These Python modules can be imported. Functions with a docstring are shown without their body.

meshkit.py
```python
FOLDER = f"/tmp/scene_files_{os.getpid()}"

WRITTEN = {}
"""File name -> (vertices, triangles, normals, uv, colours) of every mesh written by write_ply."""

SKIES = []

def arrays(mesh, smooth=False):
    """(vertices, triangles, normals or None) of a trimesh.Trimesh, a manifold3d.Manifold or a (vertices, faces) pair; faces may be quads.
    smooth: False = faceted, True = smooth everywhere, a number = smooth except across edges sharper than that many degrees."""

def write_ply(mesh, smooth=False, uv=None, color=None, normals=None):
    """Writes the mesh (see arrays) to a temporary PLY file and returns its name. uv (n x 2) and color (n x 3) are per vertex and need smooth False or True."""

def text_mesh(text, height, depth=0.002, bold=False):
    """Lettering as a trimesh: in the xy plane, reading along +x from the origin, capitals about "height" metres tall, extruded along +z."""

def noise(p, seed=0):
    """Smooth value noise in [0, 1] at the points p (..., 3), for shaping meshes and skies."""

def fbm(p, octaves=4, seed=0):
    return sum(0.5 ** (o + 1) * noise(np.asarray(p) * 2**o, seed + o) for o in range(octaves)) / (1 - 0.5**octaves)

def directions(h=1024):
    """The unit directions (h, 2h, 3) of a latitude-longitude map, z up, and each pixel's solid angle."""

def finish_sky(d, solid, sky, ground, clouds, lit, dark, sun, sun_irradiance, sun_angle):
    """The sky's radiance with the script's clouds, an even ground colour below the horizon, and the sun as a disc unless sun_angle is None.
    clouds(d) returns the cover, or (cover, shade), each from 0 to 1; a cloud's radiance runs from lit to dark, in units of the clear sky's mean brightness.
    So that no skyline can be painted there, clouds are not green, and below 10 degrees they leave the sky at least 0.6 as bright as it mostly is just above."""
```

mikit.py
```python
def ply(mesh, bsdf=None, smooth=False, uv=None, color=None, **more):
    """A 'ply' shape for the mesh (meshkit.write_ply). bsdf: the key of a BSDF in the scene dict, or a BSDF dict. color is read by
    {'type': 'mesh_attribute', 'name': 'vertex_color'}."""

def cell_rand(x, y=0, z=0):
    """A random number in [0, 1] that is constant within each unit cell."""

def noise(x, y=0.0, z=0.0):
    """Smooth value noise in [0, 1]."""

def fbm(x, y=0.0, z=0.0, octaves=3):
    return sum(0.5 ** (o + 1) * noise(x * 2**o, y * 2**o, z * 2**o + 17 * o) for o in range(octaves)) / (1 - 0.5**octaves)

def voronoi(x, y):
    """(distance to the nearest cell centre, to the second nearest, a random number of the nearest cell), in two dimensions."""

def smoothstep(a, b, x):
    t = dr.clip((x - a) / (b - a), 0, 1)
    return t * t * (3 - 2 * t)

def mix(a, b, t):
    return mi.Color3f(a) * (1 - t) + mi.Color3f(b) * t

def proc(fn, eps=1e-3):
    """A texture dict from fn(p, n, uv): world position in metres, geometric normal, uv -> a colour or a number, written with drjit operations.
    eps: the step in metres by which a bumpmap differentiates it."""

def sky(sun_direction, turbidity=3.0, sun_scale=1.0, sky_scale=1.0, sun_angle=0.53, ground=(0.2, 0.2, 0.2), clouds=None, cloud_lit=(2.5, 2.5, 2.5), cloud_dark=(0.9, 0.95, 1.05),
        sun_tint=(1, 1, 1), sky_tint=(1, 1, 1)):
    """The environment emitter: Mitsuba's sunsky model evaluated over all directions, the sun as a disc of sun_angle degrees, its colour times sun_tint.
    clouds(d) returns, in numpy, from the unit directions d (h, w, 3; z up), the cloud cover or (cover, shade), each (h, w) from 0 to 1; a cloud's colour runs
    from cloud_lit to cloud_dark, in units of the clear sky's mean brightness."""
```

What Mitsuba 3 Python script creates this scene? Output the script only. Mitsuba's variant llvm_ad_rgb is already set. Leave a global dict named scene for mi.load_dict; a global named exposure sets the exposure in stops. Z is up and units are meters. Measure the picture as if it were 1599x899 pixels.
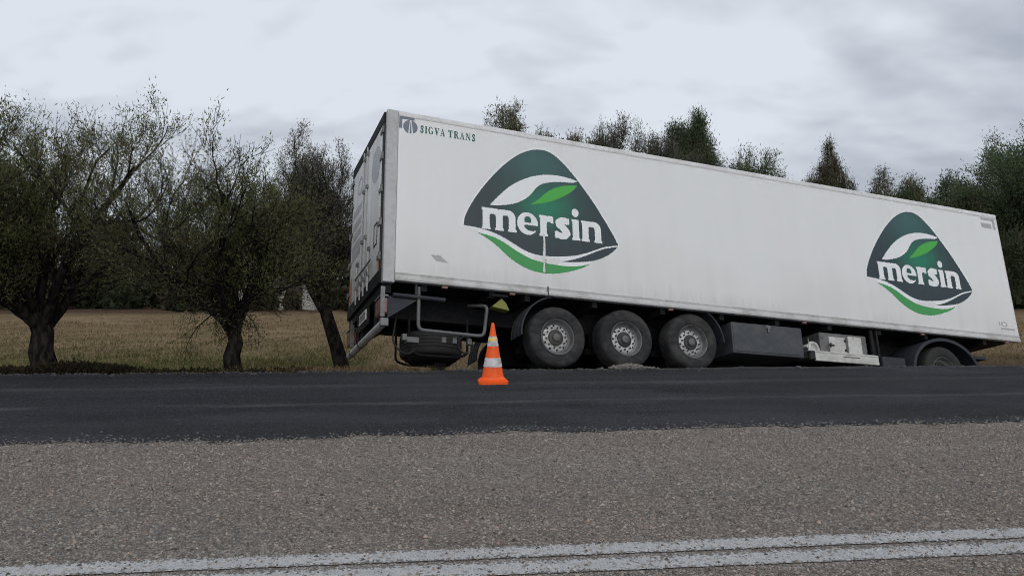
import math, random
import numpy as np, trimesh, mitsuba as mi, drjit as dr, mikit, meshkit
from shapely.geometry import Polygon, LineString, Point, box as sbox
from shapely.ops import unary_union
from shapely import affinity

T = mi.ScalarTransform4f
scene, labels = {}, {}
random.seed(7)

# ------------------------------------------------------------------ camera, sky, exposure
CAM_H = 1.2
scene['camera'] = {'type': 'perspective', 'fov': 63.19, 'fov_axis': 'x', 'near_clip': 0.1, 'far_clip': 6000.0,
                   'to_world': T().look_at(origin=[0, 0, CAM_H], target=[0, 1, CAM_H], up=[0, 0, 1])}


def clouds(d):
    z = np.maximum(d[..., 2], 0.0)
    k = 1.0 / (z + 0.38)
    p = np.stack([d[..., 0] * k * 1.7, d[..., 1] * k * 2.9, 0 * z + 3.0], -1)
    warp = meshkit.fbm(p * 1.1 + 5, 3, 4)[..., None] * np.array([0.5, 0.9, 0])
    a = meshkit.fbm(p * 1.3 + warp, 5, 1)
    b = meshkit.fbm(p * 3.4 + warp * 2.0 + 9, 4, 2)
    az = np.arctan2(d[..., 0], d[..., 1])
    shade = 0.43 + 2.3 * (a - 0.5) + 1.25 * (b - 0.5) + 0.30 * (meshkit.fbm(p * 9.0 + warp * 3, 4, 7) - 0.5) + 0.20 * np.sin(az - 0.05) + 0.14 * np.exp(-z / 0.16)
    return np.ones_like(z), np.clip(shade, 0, 1)


scene['sky'] = mikit.sky((0.25, -0.75, 0.62), turbidity=3, sun_scale=0.2, sun_angle=50, sun_tint=(0.86, 0.99, 1.22), clouds=clouds,
                         cloud_lit=(2.18, 2.34, 2.56), cloud_dark=(1.10, 1.22, 1.45), ground=(0.12, 0.115, 0.11))
exposure = 2.0


# ------------------------------------------------------------------ helpers
def ref(k):
    return {'type': 'ref', 'id': k}


def mat(name, d):
    scene['mat_' + name] = d
    return 'mat_' + name


def pbr(name, color, rough=0.6, metallic=0.0, **kw):
    c = {'type': 'rgb', 'value': list(color)} if isinstance(color, (tuple, list)) else color
    return mat(name, {'type': 'twosided', 'b': {'type': 'principled', 'base_color': c, 'roughness': rough, 'metallic': metallic, **kw}})


VC = {'type': 'mesh_attribute', 'name': 'vertex_color'}
taken = {}


def key_of(base):
    n = taken.get(base, -1) + 1
    taken[base] = n
    return base if n == 0 else f'{base}_{n:03d}'


def add(name, mesh, m, parent=None, smooth=False, M=None, **kw):
    k = key_of(f'{parent}__{name}' if parent else name)
    d = mikit.ply(mesh, m, smooth=smooth, **kw)
    if M is not None:
        d['to_world'] = T(M.tolist())
    scene[k] = d
    return k


def tag(k, label=None, cat=None, group=None, kind=None):
    e = labels.setdefault(k, {})
    if label: e['label'] = label
    if cat: e['category'] = cat
    if group: e['group'] = group
    if kind: e['kind'] = kind


cat_ = trimesh.util.concatenate


def bx(x0, x1, y0, y1, z0, z1, r=0.0):
    if r <= 0:
        return trimesh.creation.box(bounds=[[x0, y0, z0], [x1, y1, z1]])
    import manifold3d as m3
    c = m3.Manifold.cube([x1 - x0 - 2 * r, y1 - y0 - 2 * r, z1 - z0 - 2 * r]).translate([x0 + r, y0 + r, z0 + r])
    pts = c.to_mesh().vert_properties[:, :3]
    out = []
    for sx in (-1, 1):
        for a, b_ in ((1, .4), (.4, 1)):
            out.append(pts + np.array([0, 0, 0]))
    offs = []
    for p in pts:
        s = np.sign(p - np.array([(x0 + x1) / 2, (y0 + y1) / 2, (z0 + z1) / 2]))
        for o in ((1, 0, 0), (0, 1, 0), (0, 0, 1), (.58, .58, .58), (.7, .7, 0), (.7, 0, .7), (0, .7, .7)):
            offs.append(p + s * np.array(o) * r)
    return trimesh.convex.convex_hull(np.array(offs))


def tube(pts, r, sides=10):
    pts = np.asarray(pts, float)
    n = len(pts)
    r = np.broadcast_to(r, n)
    t = np.gradient(pts, axis=0)
    t /= np.linalg.norm(t, axis=1, keepdims=True)
    u0 = np.cross(t[0], [0, 0, 1.0] if abs(t[0, 2]) < .9 else [1.0, 0, 0])
    us = []
    for ti in t:                                           # frames carried along the line
        u0 = u0 - ti * (u0 @ ti)
        u0 = u0 / np.linalg.norm(u0)
        us.append(u0)
    u = np.array(us)
    w = np.cross(t, u)
    a = np.arange(sides) * 2 * np.pi / sides
    v = pts[:, None] + r[:, None, None] * (np.cos(a)[None, :, None] * u[:, None] + np.sin(a)[None, :, None] * w[:, None])
    v = v.reshape(-1, 3)
    f = []
    for i in range(n - 1):
        for j in range(sides):
            a0, a1 = i * sides + j, i * sides + (j + 1) % sides
            f += [[a0, a1, a1 + sides], [a0, a1 + sides, a0 + sides]]
    v = np.vstack([v, pts[:1], pts[-1:]])
    for j in range(sides):
        f.append([len(v) - 2, (j + 1) % sides, j])
        f.append([len(v) - 1, (n - 1) * sides + j, (n - 1) * sides + (j + 1) % sides])
    return trimesh.Trimesh(v, f, process=False)


def bend(pts, rad=0.08, k=5):
    """rounds the corners of a polyline"""
    pts = [np.asarray(p, float) for p in pts]
    out = [pts[0]]
    for a, b_, c in zip(pts, pts[1:], pts[2:]):
        d1, d2 = (a - b_) / np.linalg.norm(a - b_), (c - b_) / np.linalg.norm(c - b_)
        for t in np.linspace(0, 1, k):
            out.append((1 - t) ** 2 * (b_ + d1 * rad) + 2 * t * (1 - t) * b_ + t * t * (b_ + d2 * rad))
    return out + [pts[-1]]


def lathe(profile, axis='z', n=48):
    """profile of (radius, height)"""
    m = trimesh.creation.revolve(np.array(profile, float), sections=n)
    if axis == 'y':
        m.apply_transform(trimesh.transformations.rotation_matrix(-np.pi / 2, [1, 0, 0]))
    return m


def extr(poly, h):
    gs = getattr(poly, 'geoms', [poly])
    return cat_([trimesh.creation.extrude_polygon(g, h, engine='earcut') for g in gs if g.area > 1e-7])


# ------------------------------------------------------------------ the lie of the land
def crest(x):
    return 11.35 + (np.asarray(x, float) + 6.98) * 0.0932


def ground_z(x, y, rough=True):
    x, y = np.asarray(x, float), np.asarray(y, float)
    s = y - crest(x)
    z = np.interp(s, [-1e4, -.25, 0.0, .5, 1.0, 2.0, 3.0, 3.8, 5.0, 7.0, 11.0, 20.0, 50.0, 90, 400, 3000],
                  [-.035, -.035, -.01, -.03, -.07, -.27, -.66, -.98, -1.12, -1.05, -.9, -.72, -.42, -.2, 2.0, 14.0])
    if rough:
        p = np.stack([x, y, 0 * x], -1)
        amp = np.interp(s, [-.2, .4, 3, 8, 60], [0, .02, .06, .08, .25])
        z = z + amp * (meshkit.fbm(p * 0.9, 4, 3) - .5) * 1.6 + np.interp(s, [0, .5, 2], [0, .02, .035]) * (meshkit.fbm(p * 5, 3, 8) - .5)
    return z


# ------------------------------------------------------------------ materials of the setting
def f_soil(p, n, uv):
    s = p.y - (11.35 + (p.x + 6.98) * 0.0932)
    f1 = mikit.fbm(p.x * 0.45, p.y * 0.45, 0.0, 4)
    f2 = mikit.fbm(p.x * 3.1, p.y * 3.1, 2.0, 4)
    f3 = mikit.fbm(p.x * 16.0, p.y * 16.0, 5.0, 3)
    c = mikit.mix((0.150, 0.110, 0.066), (0.250, 0.186, 0.115), mikit.smoothstep(0.3, 0.75, f1 * 0.5 + f2 * 0.5))
    c = mikit.mix(c, (0.095, 0.070, 0.045), mikit.smoothstep(0.52, 0.8, f2) * 0.7)
    green = mikit.smoothstep(-3.0, -6.0, p.x + 3 * (f1 - 0.5)) * mikit.smoothstep(1.2, 2.4, s) * mikit.smoothstep(17.0, 11.0, s + 7 * (f2 - .5))
    c = mikit.mix(c, (0.085, 0.095, 0.035), green * 0.75)
    plough = mikit.smoothstep(40.0, 48.0, s + 8 * (f1 - .5))
    c = mikit.mix(c, (0.085, 0.058, 0.042), plough)
    edge = mikit.smoothstep(0.9, 0.15, s + 0.9 * (f2 - 0.5) - 6.8 * mikit.smoothstep(-1.0, 1.0, p.x) * mikit.smoothstep(11.5, 9.5, p.x))  # dark crest dirt, widened under the trailer as painted shade
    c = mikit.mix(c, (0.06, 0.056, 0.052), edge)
    return c * (0.65 + 0.7 * f3)


mat('soil', {'type': 'diffuse', 'reflectance': mikit.proc(f_soil)})


def f_chip(p, n, uv):
    a, b, r = mikit.voronoi(p.x * 70.0, p.y * 70.0)
    a2, b2, r2 = mikit.voronoi(p.x * 130.0 + 7.3, p.y * 130.0)
    big = mikit.fbm(p.x * 0.35, p.y * 0.9, 0.0, 3)
    mid = mikit.fbm(p.x * 3.0, p.y * 6.0, 4.0, 3)
    v = 0.075 + 0.17 * r * r + 0.075 * r2
    gap = mikit.smoothstep(0.02, 0.22, b - a)
    v = v * (0.36 + 0.64 * gap) * (0.82 + 0.36 * mid)
    tint = mikit.mix((1.13, 1.0, 0.90), (1.24, 1.0, 0.87), r2)
    tint = mikit.mix(tint, (1.13, 1.02, 0.93), mikit.smoothstep(0.35, 0.65, big))
    tl_ = dr.abs(p.y - 3.668 - 0.1215 * p.x)
    white = mikit.smoothstep(0.30, 0.12, tl_) * mikit.smoothstep(0.45, 0.75, r) * 0.55
    # lengthwise wheel paths, slightly polished and darker
    t = p.y - 0.125 * p.x
    band = mikit.smoothstep(0.5, 0.0, dr.abs(t - 4.55)) * 0.10 + mikit.smoothstep(0.4, 0.0, dr.abs(t - 5.9)) * -0.10
    c = tint * v * (1.16 - band) * (0.9 + 0.25 * big)
    return mikit.mix(c, (0.40, 0.40, 0.40), white * gap)


def h_chip(p, n, uv):
    a, b, r = mikit.voronoi(p.x * 70.0, p.y * 70.0)
    return mikit.smoothstep(0.0, 0.5, b - a) * (0.4 + 0.6 * r)


mat('chipseal', {'type': 'bumpmap', 'arbitrary': mikit.proc(h_chip, 2e-3), 'scale': 0.008,
                 'b': {'type': 'principled', 'base_color': mikit.proc(f_chip), 'roughness': 0.75, 'specular': 0.35}})


def f_tar(p, n, uv):
    a, b, r = mikit.voronoi(p.x * 75.0, p.y * 75.0)
    t = p.y - 0.115 * p.x
    g = mikit.fbm(p.x * 0.5, t * 3.0, 1.0, 4)
    g2 = mikit.fbm(p.x * 1.6, t * 9.0, 6.0, 3)
    wob = 0.12 * (mikit.noise(p.x * 0.4, 3.0, 0.0) - 0.5)
    dust = mikit.smoothstep(0.16, 0.02, dr.abs(t - 8.72 + wob)) * mikit.smoothstep(.3, .6, g2) * 0.8 + mikit.smoothstep(0.25, 0.0, dr.abs(t - 10.35 - wob)) * 0.45 + mikit.smoothstep(0.35, 0.0, dr.abs(t - 7.5 + wob)) * .12
    patch = mikit.fbm(p.x * 0.8, p.y * 1.6, 9.0, 4)
    v = 0.010 + 0.030 * r * r * r + 0.016 * (g - 0.4) + 0.007 * mikit.smoothstep(0.45, 0.7, patch)
    c = mi.Color3f(0.94, 1.0, 1.17) * v * 1.28
    return mikit.mix(c, (0.12, 0.118, 0.118), dust * (0.35 + 0.5 * r) * 0.62) 


def h_tar(p, n, uv):
    a, b, r = mikit.voronoi(p.x * 75.0, p.y * 75.0)
    return mikit.smoothstep(0.0, 0.5, b - a) * (0.5 + 0.5 * r)


mat('tar', {'type': 'bumpmap', 'arbitrary': mikit.proc(h_tar, 2e-3), 'scale': 0.007,
            'b': {'type': 'principled', 'base_color': mikit.proc(f_tar), 'roughness': 0.75, 'specular': 0.25}})


def f_paint(p, n, uv):
    a, b, r = mikit.voronoi(p.x * 70.0, p.y * 70.0)
    w = mikit.fbm(p.x * 5.0, p.y * 14.0, 0.0, 4)
    edge = dr.abs(uv.y - 0.5) * 2.0
    gone = mikit.smoothstep(0.50, 0.66, w * 0.45 + 0.42 * r * r + 0.36 * mikit.smoothstep(0.45, 1.0, edge) * (0.4 + 1.2 * r))
    gap = mikit.smoothstep(0.02, 0.15, b - a)
    c = mikit.mix((0.24, 0.24, 0.24), (0.41, 0.415, 0.42), gap) * (0.85 + 0.3 * w)
    return mikit.mix(c, (0.13, 0.125, 0.12), gone)


mat('paint', {'type': 'bumpmap', 'arbitrary': mikit.proc(h_chip, 2e-3), 'scale': 0.004,
              'b': {'type': 'principled', 'base_color': mikit.proc(f_paint), 'roughness': 0.6}})

# ------------------------------------------------------------------ ground, road, markings
xs = np.unique(np.concatenate([np.arange(-24, 24.01, .22), np.sign(np.linspace(-1, 1, 61)) * (24 + (np.abs(np.linspace(-1, 1, 61)) ** 2.6) * 2400)]))
ss = np.concatenate([[-160, -60, -30, -20, -12, -6, -3, -1, -.5, -.25, -.1], np.arange(0, 8, .11), np.geomspace(8, 3000, 130)])
X, S = np.meshgrid(xs, ss)
Y = crest(X) + S
Zg = ground_z(X, Y)
gv = np.stack([X, Y, Zg], -1).reshape(-1, 3)
nx, ny = len(xs), len(ss)
ii = (np.arange(ny - 1)[:, None] * nx + np.arange(nx - 1)[None]).ravel()
gf = np.concatenate([np.stack([ii, ii + 1, ii + nx + 1], 1), np.stack([ii, ii + nx + 1, ii + nx], 1)])
tag(add('ground', (gv, gf), 'mat_soil', smooth=True), kind='structure')


def strip(lo, hi, xs_, z, rows=2):
    """a sheet between the curves lo(x) and hi(x)"""
    t = np.linspace(0, 1, rows)[:, None]
    yy = lo(xs_)[None] * (1 - t) + hi(xs_)[None] * t
    xx = np.broadcast_to(xs_, yy.shape)
    zz = np.broadcast_to(z if np.ndim(z) == 0 else np.asarray(z)[:, None], yy.shape)
    v = np.stack([xx, yy, zz], -1).reshape(-1, 3)
    n = len(xs_)
    k = (np.arange(rows - 1)[:, None] * n + np.arange(n - 1)[None]).ravel()
    f = np.concatenate([np.stack([k, k + 1, k + n + 1], 1), np.stack([k, k + n + 1, k + n], 1)])
    uv = np.stack([xx, np.broadcast_to(t, yy.shape)], -1).reshape(-1, 2)
    return (v, f), uv


lineB = lambda x: 6.354 + (x + 3.91) * 0.1363
lineA = lambda x: 3.775 + x * 0.1215        # middle of the upper painted line
jag = lambda x, seed, f: meshkit.fbm(np.stack([x * f, 0 * x + seed, 0 * x], -1), 5, seed) - .5
xr = np.unique(np.concatenate([np.arange(-14, 14.01, .025), np.linspace(-70, 70, 141)]))
xl = np.linspace(-150, 150, 301)
m, uv = strip(lambda x: -9 + x * .12, lambda x: np.minimum(lineB(x) + .45, crest(x) - .3), xl, 0.0)
tag(add('road', m, 'mat_chipseal'), kind='structure')
loB = lambda x: lineB(x) + .20 * jag(x, 2, .7) + .26 * jag(x, 5, 3.2) + .16 * jag(x, 9, 13.)
hiB = lambda x: crest(x) + .03 + .30 * jag(x, 7, 1.5) + .22 * jag(x, 8, 7.)
rows = 8
t_ = np.linspace(0, 1, rows)
(vm, fm), uv = strip(loB, hiB, xr, 0.014, rows)
zz = vm[:, 2].reshape(rows, -1); zz[0] = 0.002; zz[-1] = -.03
yy = vm[:, 1].reshape(rows, -1)
yy[1] = yy[0] + .02; yy[-2] = yy[-1] - .05
vm[:, 2] = zz.ravel(); vm[:, 1] = yy.ravel()
tag(add('road_shoulder', (vm, fm), 'mat_tar', smooth=True), kind='structure')
for off, w, sl in ((0.0, .078, 0), (-.215, .082, 0)):
    m, uv = strip(lambda x: lineA(x) + off - w, lambda x: lineA(x) + off + w, np.linspace(-60, 60, 241), 0.005)
    tag(add('road_marking', m, 'mat_paint', uv=uv), kind='structure')

# loose stones: spilled chippings along the shoulder's edge and along the crest
rng = np.random.default_rng(11)
ico = trimesh.creation.icosphere(subdivisions=0)


def stones(pos, size, rng):
    n = len(pos)
    v0, f0 = np.array(ico.vertices), np.array(ico.faces)
    sc = size[:, None, None] * rng.uniform(.6, 1.2, (n, 1, 3)) * np.array([1, 1, .7])
    jit = rng.uniform(.75, 1.2, (n, len(v0), 1))
    a = rng.uniform(0, 6.28, n)
    v = v0[None] * jit * sc
    x, y = v[..., 0] * np.cos(a)[:, None] - v[..., 1] * np.sin(a)[:, None], v[..., 0] * np.sin(a)[:, None] + v[..., 1] * np.cos(a)[:, None]
    v = np.stack([x, y, v[..., 2]], -1) + pos[:, None]
    f = f0[None] + (np.arange(n) * len(v0))[:, None, None]
    return v.reshape(-1, 3), f.reshape(-1, 3)


pbr('stone', (.17, .155, .14), .85)
pbr('stone_dark', (.06, .06, .062), .85)
n = 2600
x = rng.uniform(-8, 9, n)
pos = np.stack([x, loB(x) + np.abs(rng.normal(0, .13, n)) * rng.choice([-.4, 1], n), np.full(n, .012)], -1)
v1 = stones(pos, rng.uniform(.005, .013, n), rng)
tag(add('loose_gravel', v1, 'mat_stone'), 'grey brown loose chippings scattered along the ragged edge of the dark strip', 'gravel', kind='stuff')
n = 2200
x = rng.uniform(-11, 12, n)
pos = np.stack([x, hiB(x) - np.abs(rng.normal(0, .12, n)) + .05, np.full(n, .014)], -1)
tag(add('crest_gravel', stones(pos, rng.gamma(4, .0035, n), rng), 'mat_stone_dark'), 'dark loose stones along the far edge of the shoulder', 'gravel', kind='stuff')
n = 420
pos = np.stack([rng.normal(1.78, .16, n), rng.normal(12.62, .10, n), rng.uniform(-.03, .03, n)], -1)
r_ = np.hypot((pos[:, 0] - 1.78) / .3, (pos[:, 1] - 12.62) / .2)
pos[:, 2] = np.clip(.055 * (1 - r_), -.03, 1) + rng.uniform(-.01, .01, n) - .01
tag(add('gravel_heap', stones(pos, rng.uniform(.012, .032, n), rng), 'mat_stone'), 'small heap of pale rubble in front of the middle trailer wheel', 'gravel', kind='stuff')

# the nearer lane's chippings as real stones: square tiles of them, laid in rows between the paint and the dark strip
octa = trimesh.Trimesh([[1, 0, 0], [0, 1, 0], [-1, 0, 0], [0, -1, 0], [0, 0, 1], [.7, .7, .1]], [[0, 5, 4], [5, 1, 4], [1, 2, 4], [2, 3, 4], [3, 0, 4]], process=False)


def chip_tile(seed, lx, ly, n, white):
    rng = np.random.default_rng(seed)
    v0, f0 = np.array(octa.vertices), np.array(octa.faces)
    pos = np.stack([rng.uniform(0, lx, n), rng.uniform(0, ly, n), np.full(n, .0005)], -1)
    size = rng.gamma(9, .00075, n)
    v = v0[None] * size[:, None, None] * rng.uniform(.6, 1.25, (n, 1, 3)) * np.array([1, 1, .85]) * rng.uniform(.8, 1.2, (n, len(v0), 1))
    a = rng.uniform(0, 6.28, n)
    v = np.stack([v[..., 0] * np.cos(a)[:, None] - v[..., 1] * np.sin(a)[:, None], v[..., 0] * np.sin(a)[:, None] + v[..., 1] * np.cos(a)[:, None], v[..., 2]], -1) + pos[:, None]
    g = rng.beta(1.2, 2.6, n)[:, None]
    c = np.array([.100, .091, .083]) * (1 - g) + np.array([.46, .415, .365]) * g
    c[rng.uniform(0, 1, n) < .06] *= .45
    pink = rng.uniform(0, 1, n) < .12
    c[pink] *= np.array([1.12, .94, .86])
    if white:
        edge = np.abs(pos[:, 1] / ly - .5) * 2
        w = rng.uniform(0, 1, n) < .86 - .55 * edge ** 4
        c[w] = np.array([.41, .415, .42]) * rng.uniform(.75, 1.08, (w.sum(), 1))
    return mikit.ply((v.reshape(-1, 3), (f0[None] + (np.arange(n) * len(v0))[:, None, None]).reshape(-1, 3)), 'mat_chips', color=np.repeat(c, len(v0), 0))


mat('chips', {'type': 'principled', 'base_color': {'type': 'mesh_attribute', 'name': 'vertex_color'}, 'roughness': .75, 'specular': .3})
TS = 1.0
for q in range(3):
    scene[f'chip_group_{q}'] = {'type': 'shapegroup', 'stones': chip_tile(50 + q, TS, TS, 3300, False)}
scene['paint_chip_group'] = {'type': 'shapegroup', 'stones': chip_tile(60, TS, .16, 640, True)}
rng = np.random.default_rng(3)
ang_ = math.degrees(math.atan(.1215))


def lay(i, off, grp, z, tl, flip):
    """tile i of the row that starts off metres beyond the upper painted line"""
    x_ = i * TS * math.cos(math.radians(ang_))
    t = T().translate([x_ - off * math.sin(math.radians(ang_)), 3.775 + .1215 * x_ + off * math.cos(math.radians(ang_)), z]).rotate([0, 0, 1], ang_)
    if flip:
        t = t.translate([TS / 2, tl / 2, 0]).rotate([0, 0, 1], 180).translate([-TS / 2, -tl / 2, 0])
    nchip[0] += 1
    scene[f'road_chippings__{nchip[0]:03d}'] = {'type': 'instance', 'g': ref(grp), 'to_world': t}


nchip = [0]
for row, off in enumerate((-1.31, .085, 1.08, 2.03)):
    for i in range(-5 - (row > 1), 6 + (row > 1)):
        lay(i, off, f'chip_group_{int(rng.integers(0, 3))}', .001, TS, rng.uniform() < .5)
for off in (-.08, -.295):
    for i in range(-4, 5):
        lay(i, off, 'paint_chip_group', .004, .16, rng.uniform() < .5)
labels['road_chippings'] = {'label': 'grey brown stone chippings of the near lane', 'category': 'gravel', 'kind': 'stuff'}

# ------------------------------------------------------------------ the trailer's frame of reference (x forward, y to the far side, z up)
A = np.array([[0.9264844725332368, -0.3759537575103072, -0.016890659214217035],
              [0.364532393627375, 0.8853772700353592, 0.28848435607677414],
              [-0.0935021719058236, -0.27343346890718334, 0.9573356161400651]])
B = np.array([-1.9040051613795448, 12.3408726075368, 1.3799427920376233])
MT = np.eye(4); MT[:3, :3] = A; MT[:3, 3] = B
HT, LT, WT = 2.763, 13.4, 2.58


def local(p):
    q = mi.Point3f(p.x - B[0], p.y - B[1], p.z - B[2])
    return [q.x * A[0, k] + q.y * A[1, k] + q.z * A[2, k] for k in range(3)]


def f_panel(p, n, uv):
    x, y, z = local(p)
    streak = mikit.fbm(x * 5.0, z * 0.35, 1.0, 4)
    cloud = mikit.fbm(x * 0.6, z * 0.9, y, 4)
    fine = mikit.fbm(x * 22.0, z * 2.0, 3.0, 3)
    low = mikit.smoothstep(1.3, 0.0, z + 0.9 * (cloud - 0.5))
    c = mikit.mix((0.800, 0.812, 0.820), (0.790, 0.800, 0.805), mikit.smoothstep(0.35, 0.7, streak))
    c = mikit.mix(c, (0.60, 0.585, 0.55), low * (0.34 + 0.10 * mikit.smoothstep(0.4, 0.7, streak)))
    splash = mikit.smoothstep(0.35, 0.03, z + 0.3 * (fine - 0.5)) * mikit.smoothstep(0.3, 0.65, cloud)
    c = mikit.mix(c, (0.36, 0.34, 0.31), splash * 0.22)
    top = mikit.smoothstep(2.55, 2.72, z) * mikit.smoothstep(0.35, 0.65, streak)
    return mikit.mix(c, (0.5, 0.49, 0.47), top * 0.2)


mat('panel', {'type': 'twosided', 'b': {'type': 'principled', 'base_color': mikit.proc(f_panel), 'roughness': 0.42, 'specular': 0.4}})


def f_door(p, n, uv):
    x, y, z = local(p)
    st = mikit.fbm(y * 7.0, z * 0.5, 2.0, 4)
    c = mikit.mix((0.72, 0.72, 0.71), (0.62, 0.61, 0.59), mikit.smoothstep(0.3, 0.7, st))
    return mikit.mix(c, (0.33, 0.31, 0.28), mikit.smoothstep(0.8, 0.1, z + 0.6 * (st - .5)) * 0.6)


mat('door', {'type': 'twosided', 'b': {'type': 'principled', 'base_color': mikit.proc(f_door), 'roughness': 0.5}})


def f_grime(base, dirt):
    def fn(p, n, uv):
        x, y, z = local(p)
        g = mikit.fbm(x * 4.0, y * 4.0, z * 4.0, 4)
        g2 = mikit.fbm(x * 17.0, y * 17.0, z * 17.0, 3)
        return mikit.mix(base, dirt, mikit.smoothstep(0.35, 0.75, 0.6 * g + 0.4 * g2))
    return mikit.proc(fn)


pbr('alu', f_grime((.47, .475, .49), (.40, .40, .405)), .5, .1)
pbr('rail', f_grime((.74, .745, .75), (.64, .63, .62)), .45)
pbr('rail_low', f_grime((.56, .56, .56), (.40, .39, .375)), .45)
pbr('disc', f_grime((.55, .56, .57), (.40, .395, .39)), .45, .2)
pbr('pipe', f_grime((.15, .155, .16), (.09, .085, .08)), .55, .2)
pbr('galv', f_grime((.20, .205, .21), (.11, .105, .10)), .55, .2)
pbr('steel', f_grime((.010, .011, .014), (.022, .021, .021)), .7, specular=.2)
pbr('plastic', f_grime((.030, .035, .046), (.052, .053, .057)), .65, specular=.3)
pbr('toolbox', f_grime((.048, .054, .064), (.078, .080, .084)), .55)
pbr('tyre', f_grime((.026, .027, .030), (.066, .064, .062)), .85, specular=.25)
pbr('tyre_far', (.03, .03, .03), .85)
pbr('rim', f_grime((.17, .175, .18), (.08, .078, .075)), .5, .2)
pbr('hub', f_grime((.03, .03, .032), (.07, .065, .06)), .6)
pbr('rubber', (.018, .018, .019), .7)
pbr('unit_white', f_grime((.62, .62, .60), (.42, .41, .38)), .5)
pbr('ink', (.030, .075, .070), .5)
pbr('ink_teal', (.018, .105, .085), .5)
pbr('ink_dark', (.026, .045, .055), .5)
pbr('ink_grey', (.16, .19, .235), .5)
pbr('ink_faint', (.40, .41, .42), .5)
pbr('decal_white', (.84, .86, .87), .5)
pbr('decal_green', (.055, .32, .090), .5)
pbr('leaf_green', (.065, .42, .060), .5)
pbr('emblem', VC, .45)
pbr('lens_red', (.20, .085, .075), .3)
pbr('lens_orange', (.22, .13, .11), .35)
pbr('tape_orange', (.55, .19, .09), .4)
pbr('plate', (.72, .72, .72), .45)
pbr('chock', (.21, .22, .045), .6)
pbr('torn', (.70, .70, .69), .6)
pbr('crack', (.09, .08, .075), .7)

ST = 'semi_trailer'
tag(ST, 'white refrigerated semi trailer with two green emblems, tilted nose down into the roadside ditch', 'trailer')


def tp(name, mesh, m, parent=ST, smooth=False, **kw):
    return add(name, mesh, 'mat_' + m, parent, smooth, MT, **kw)


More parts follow.
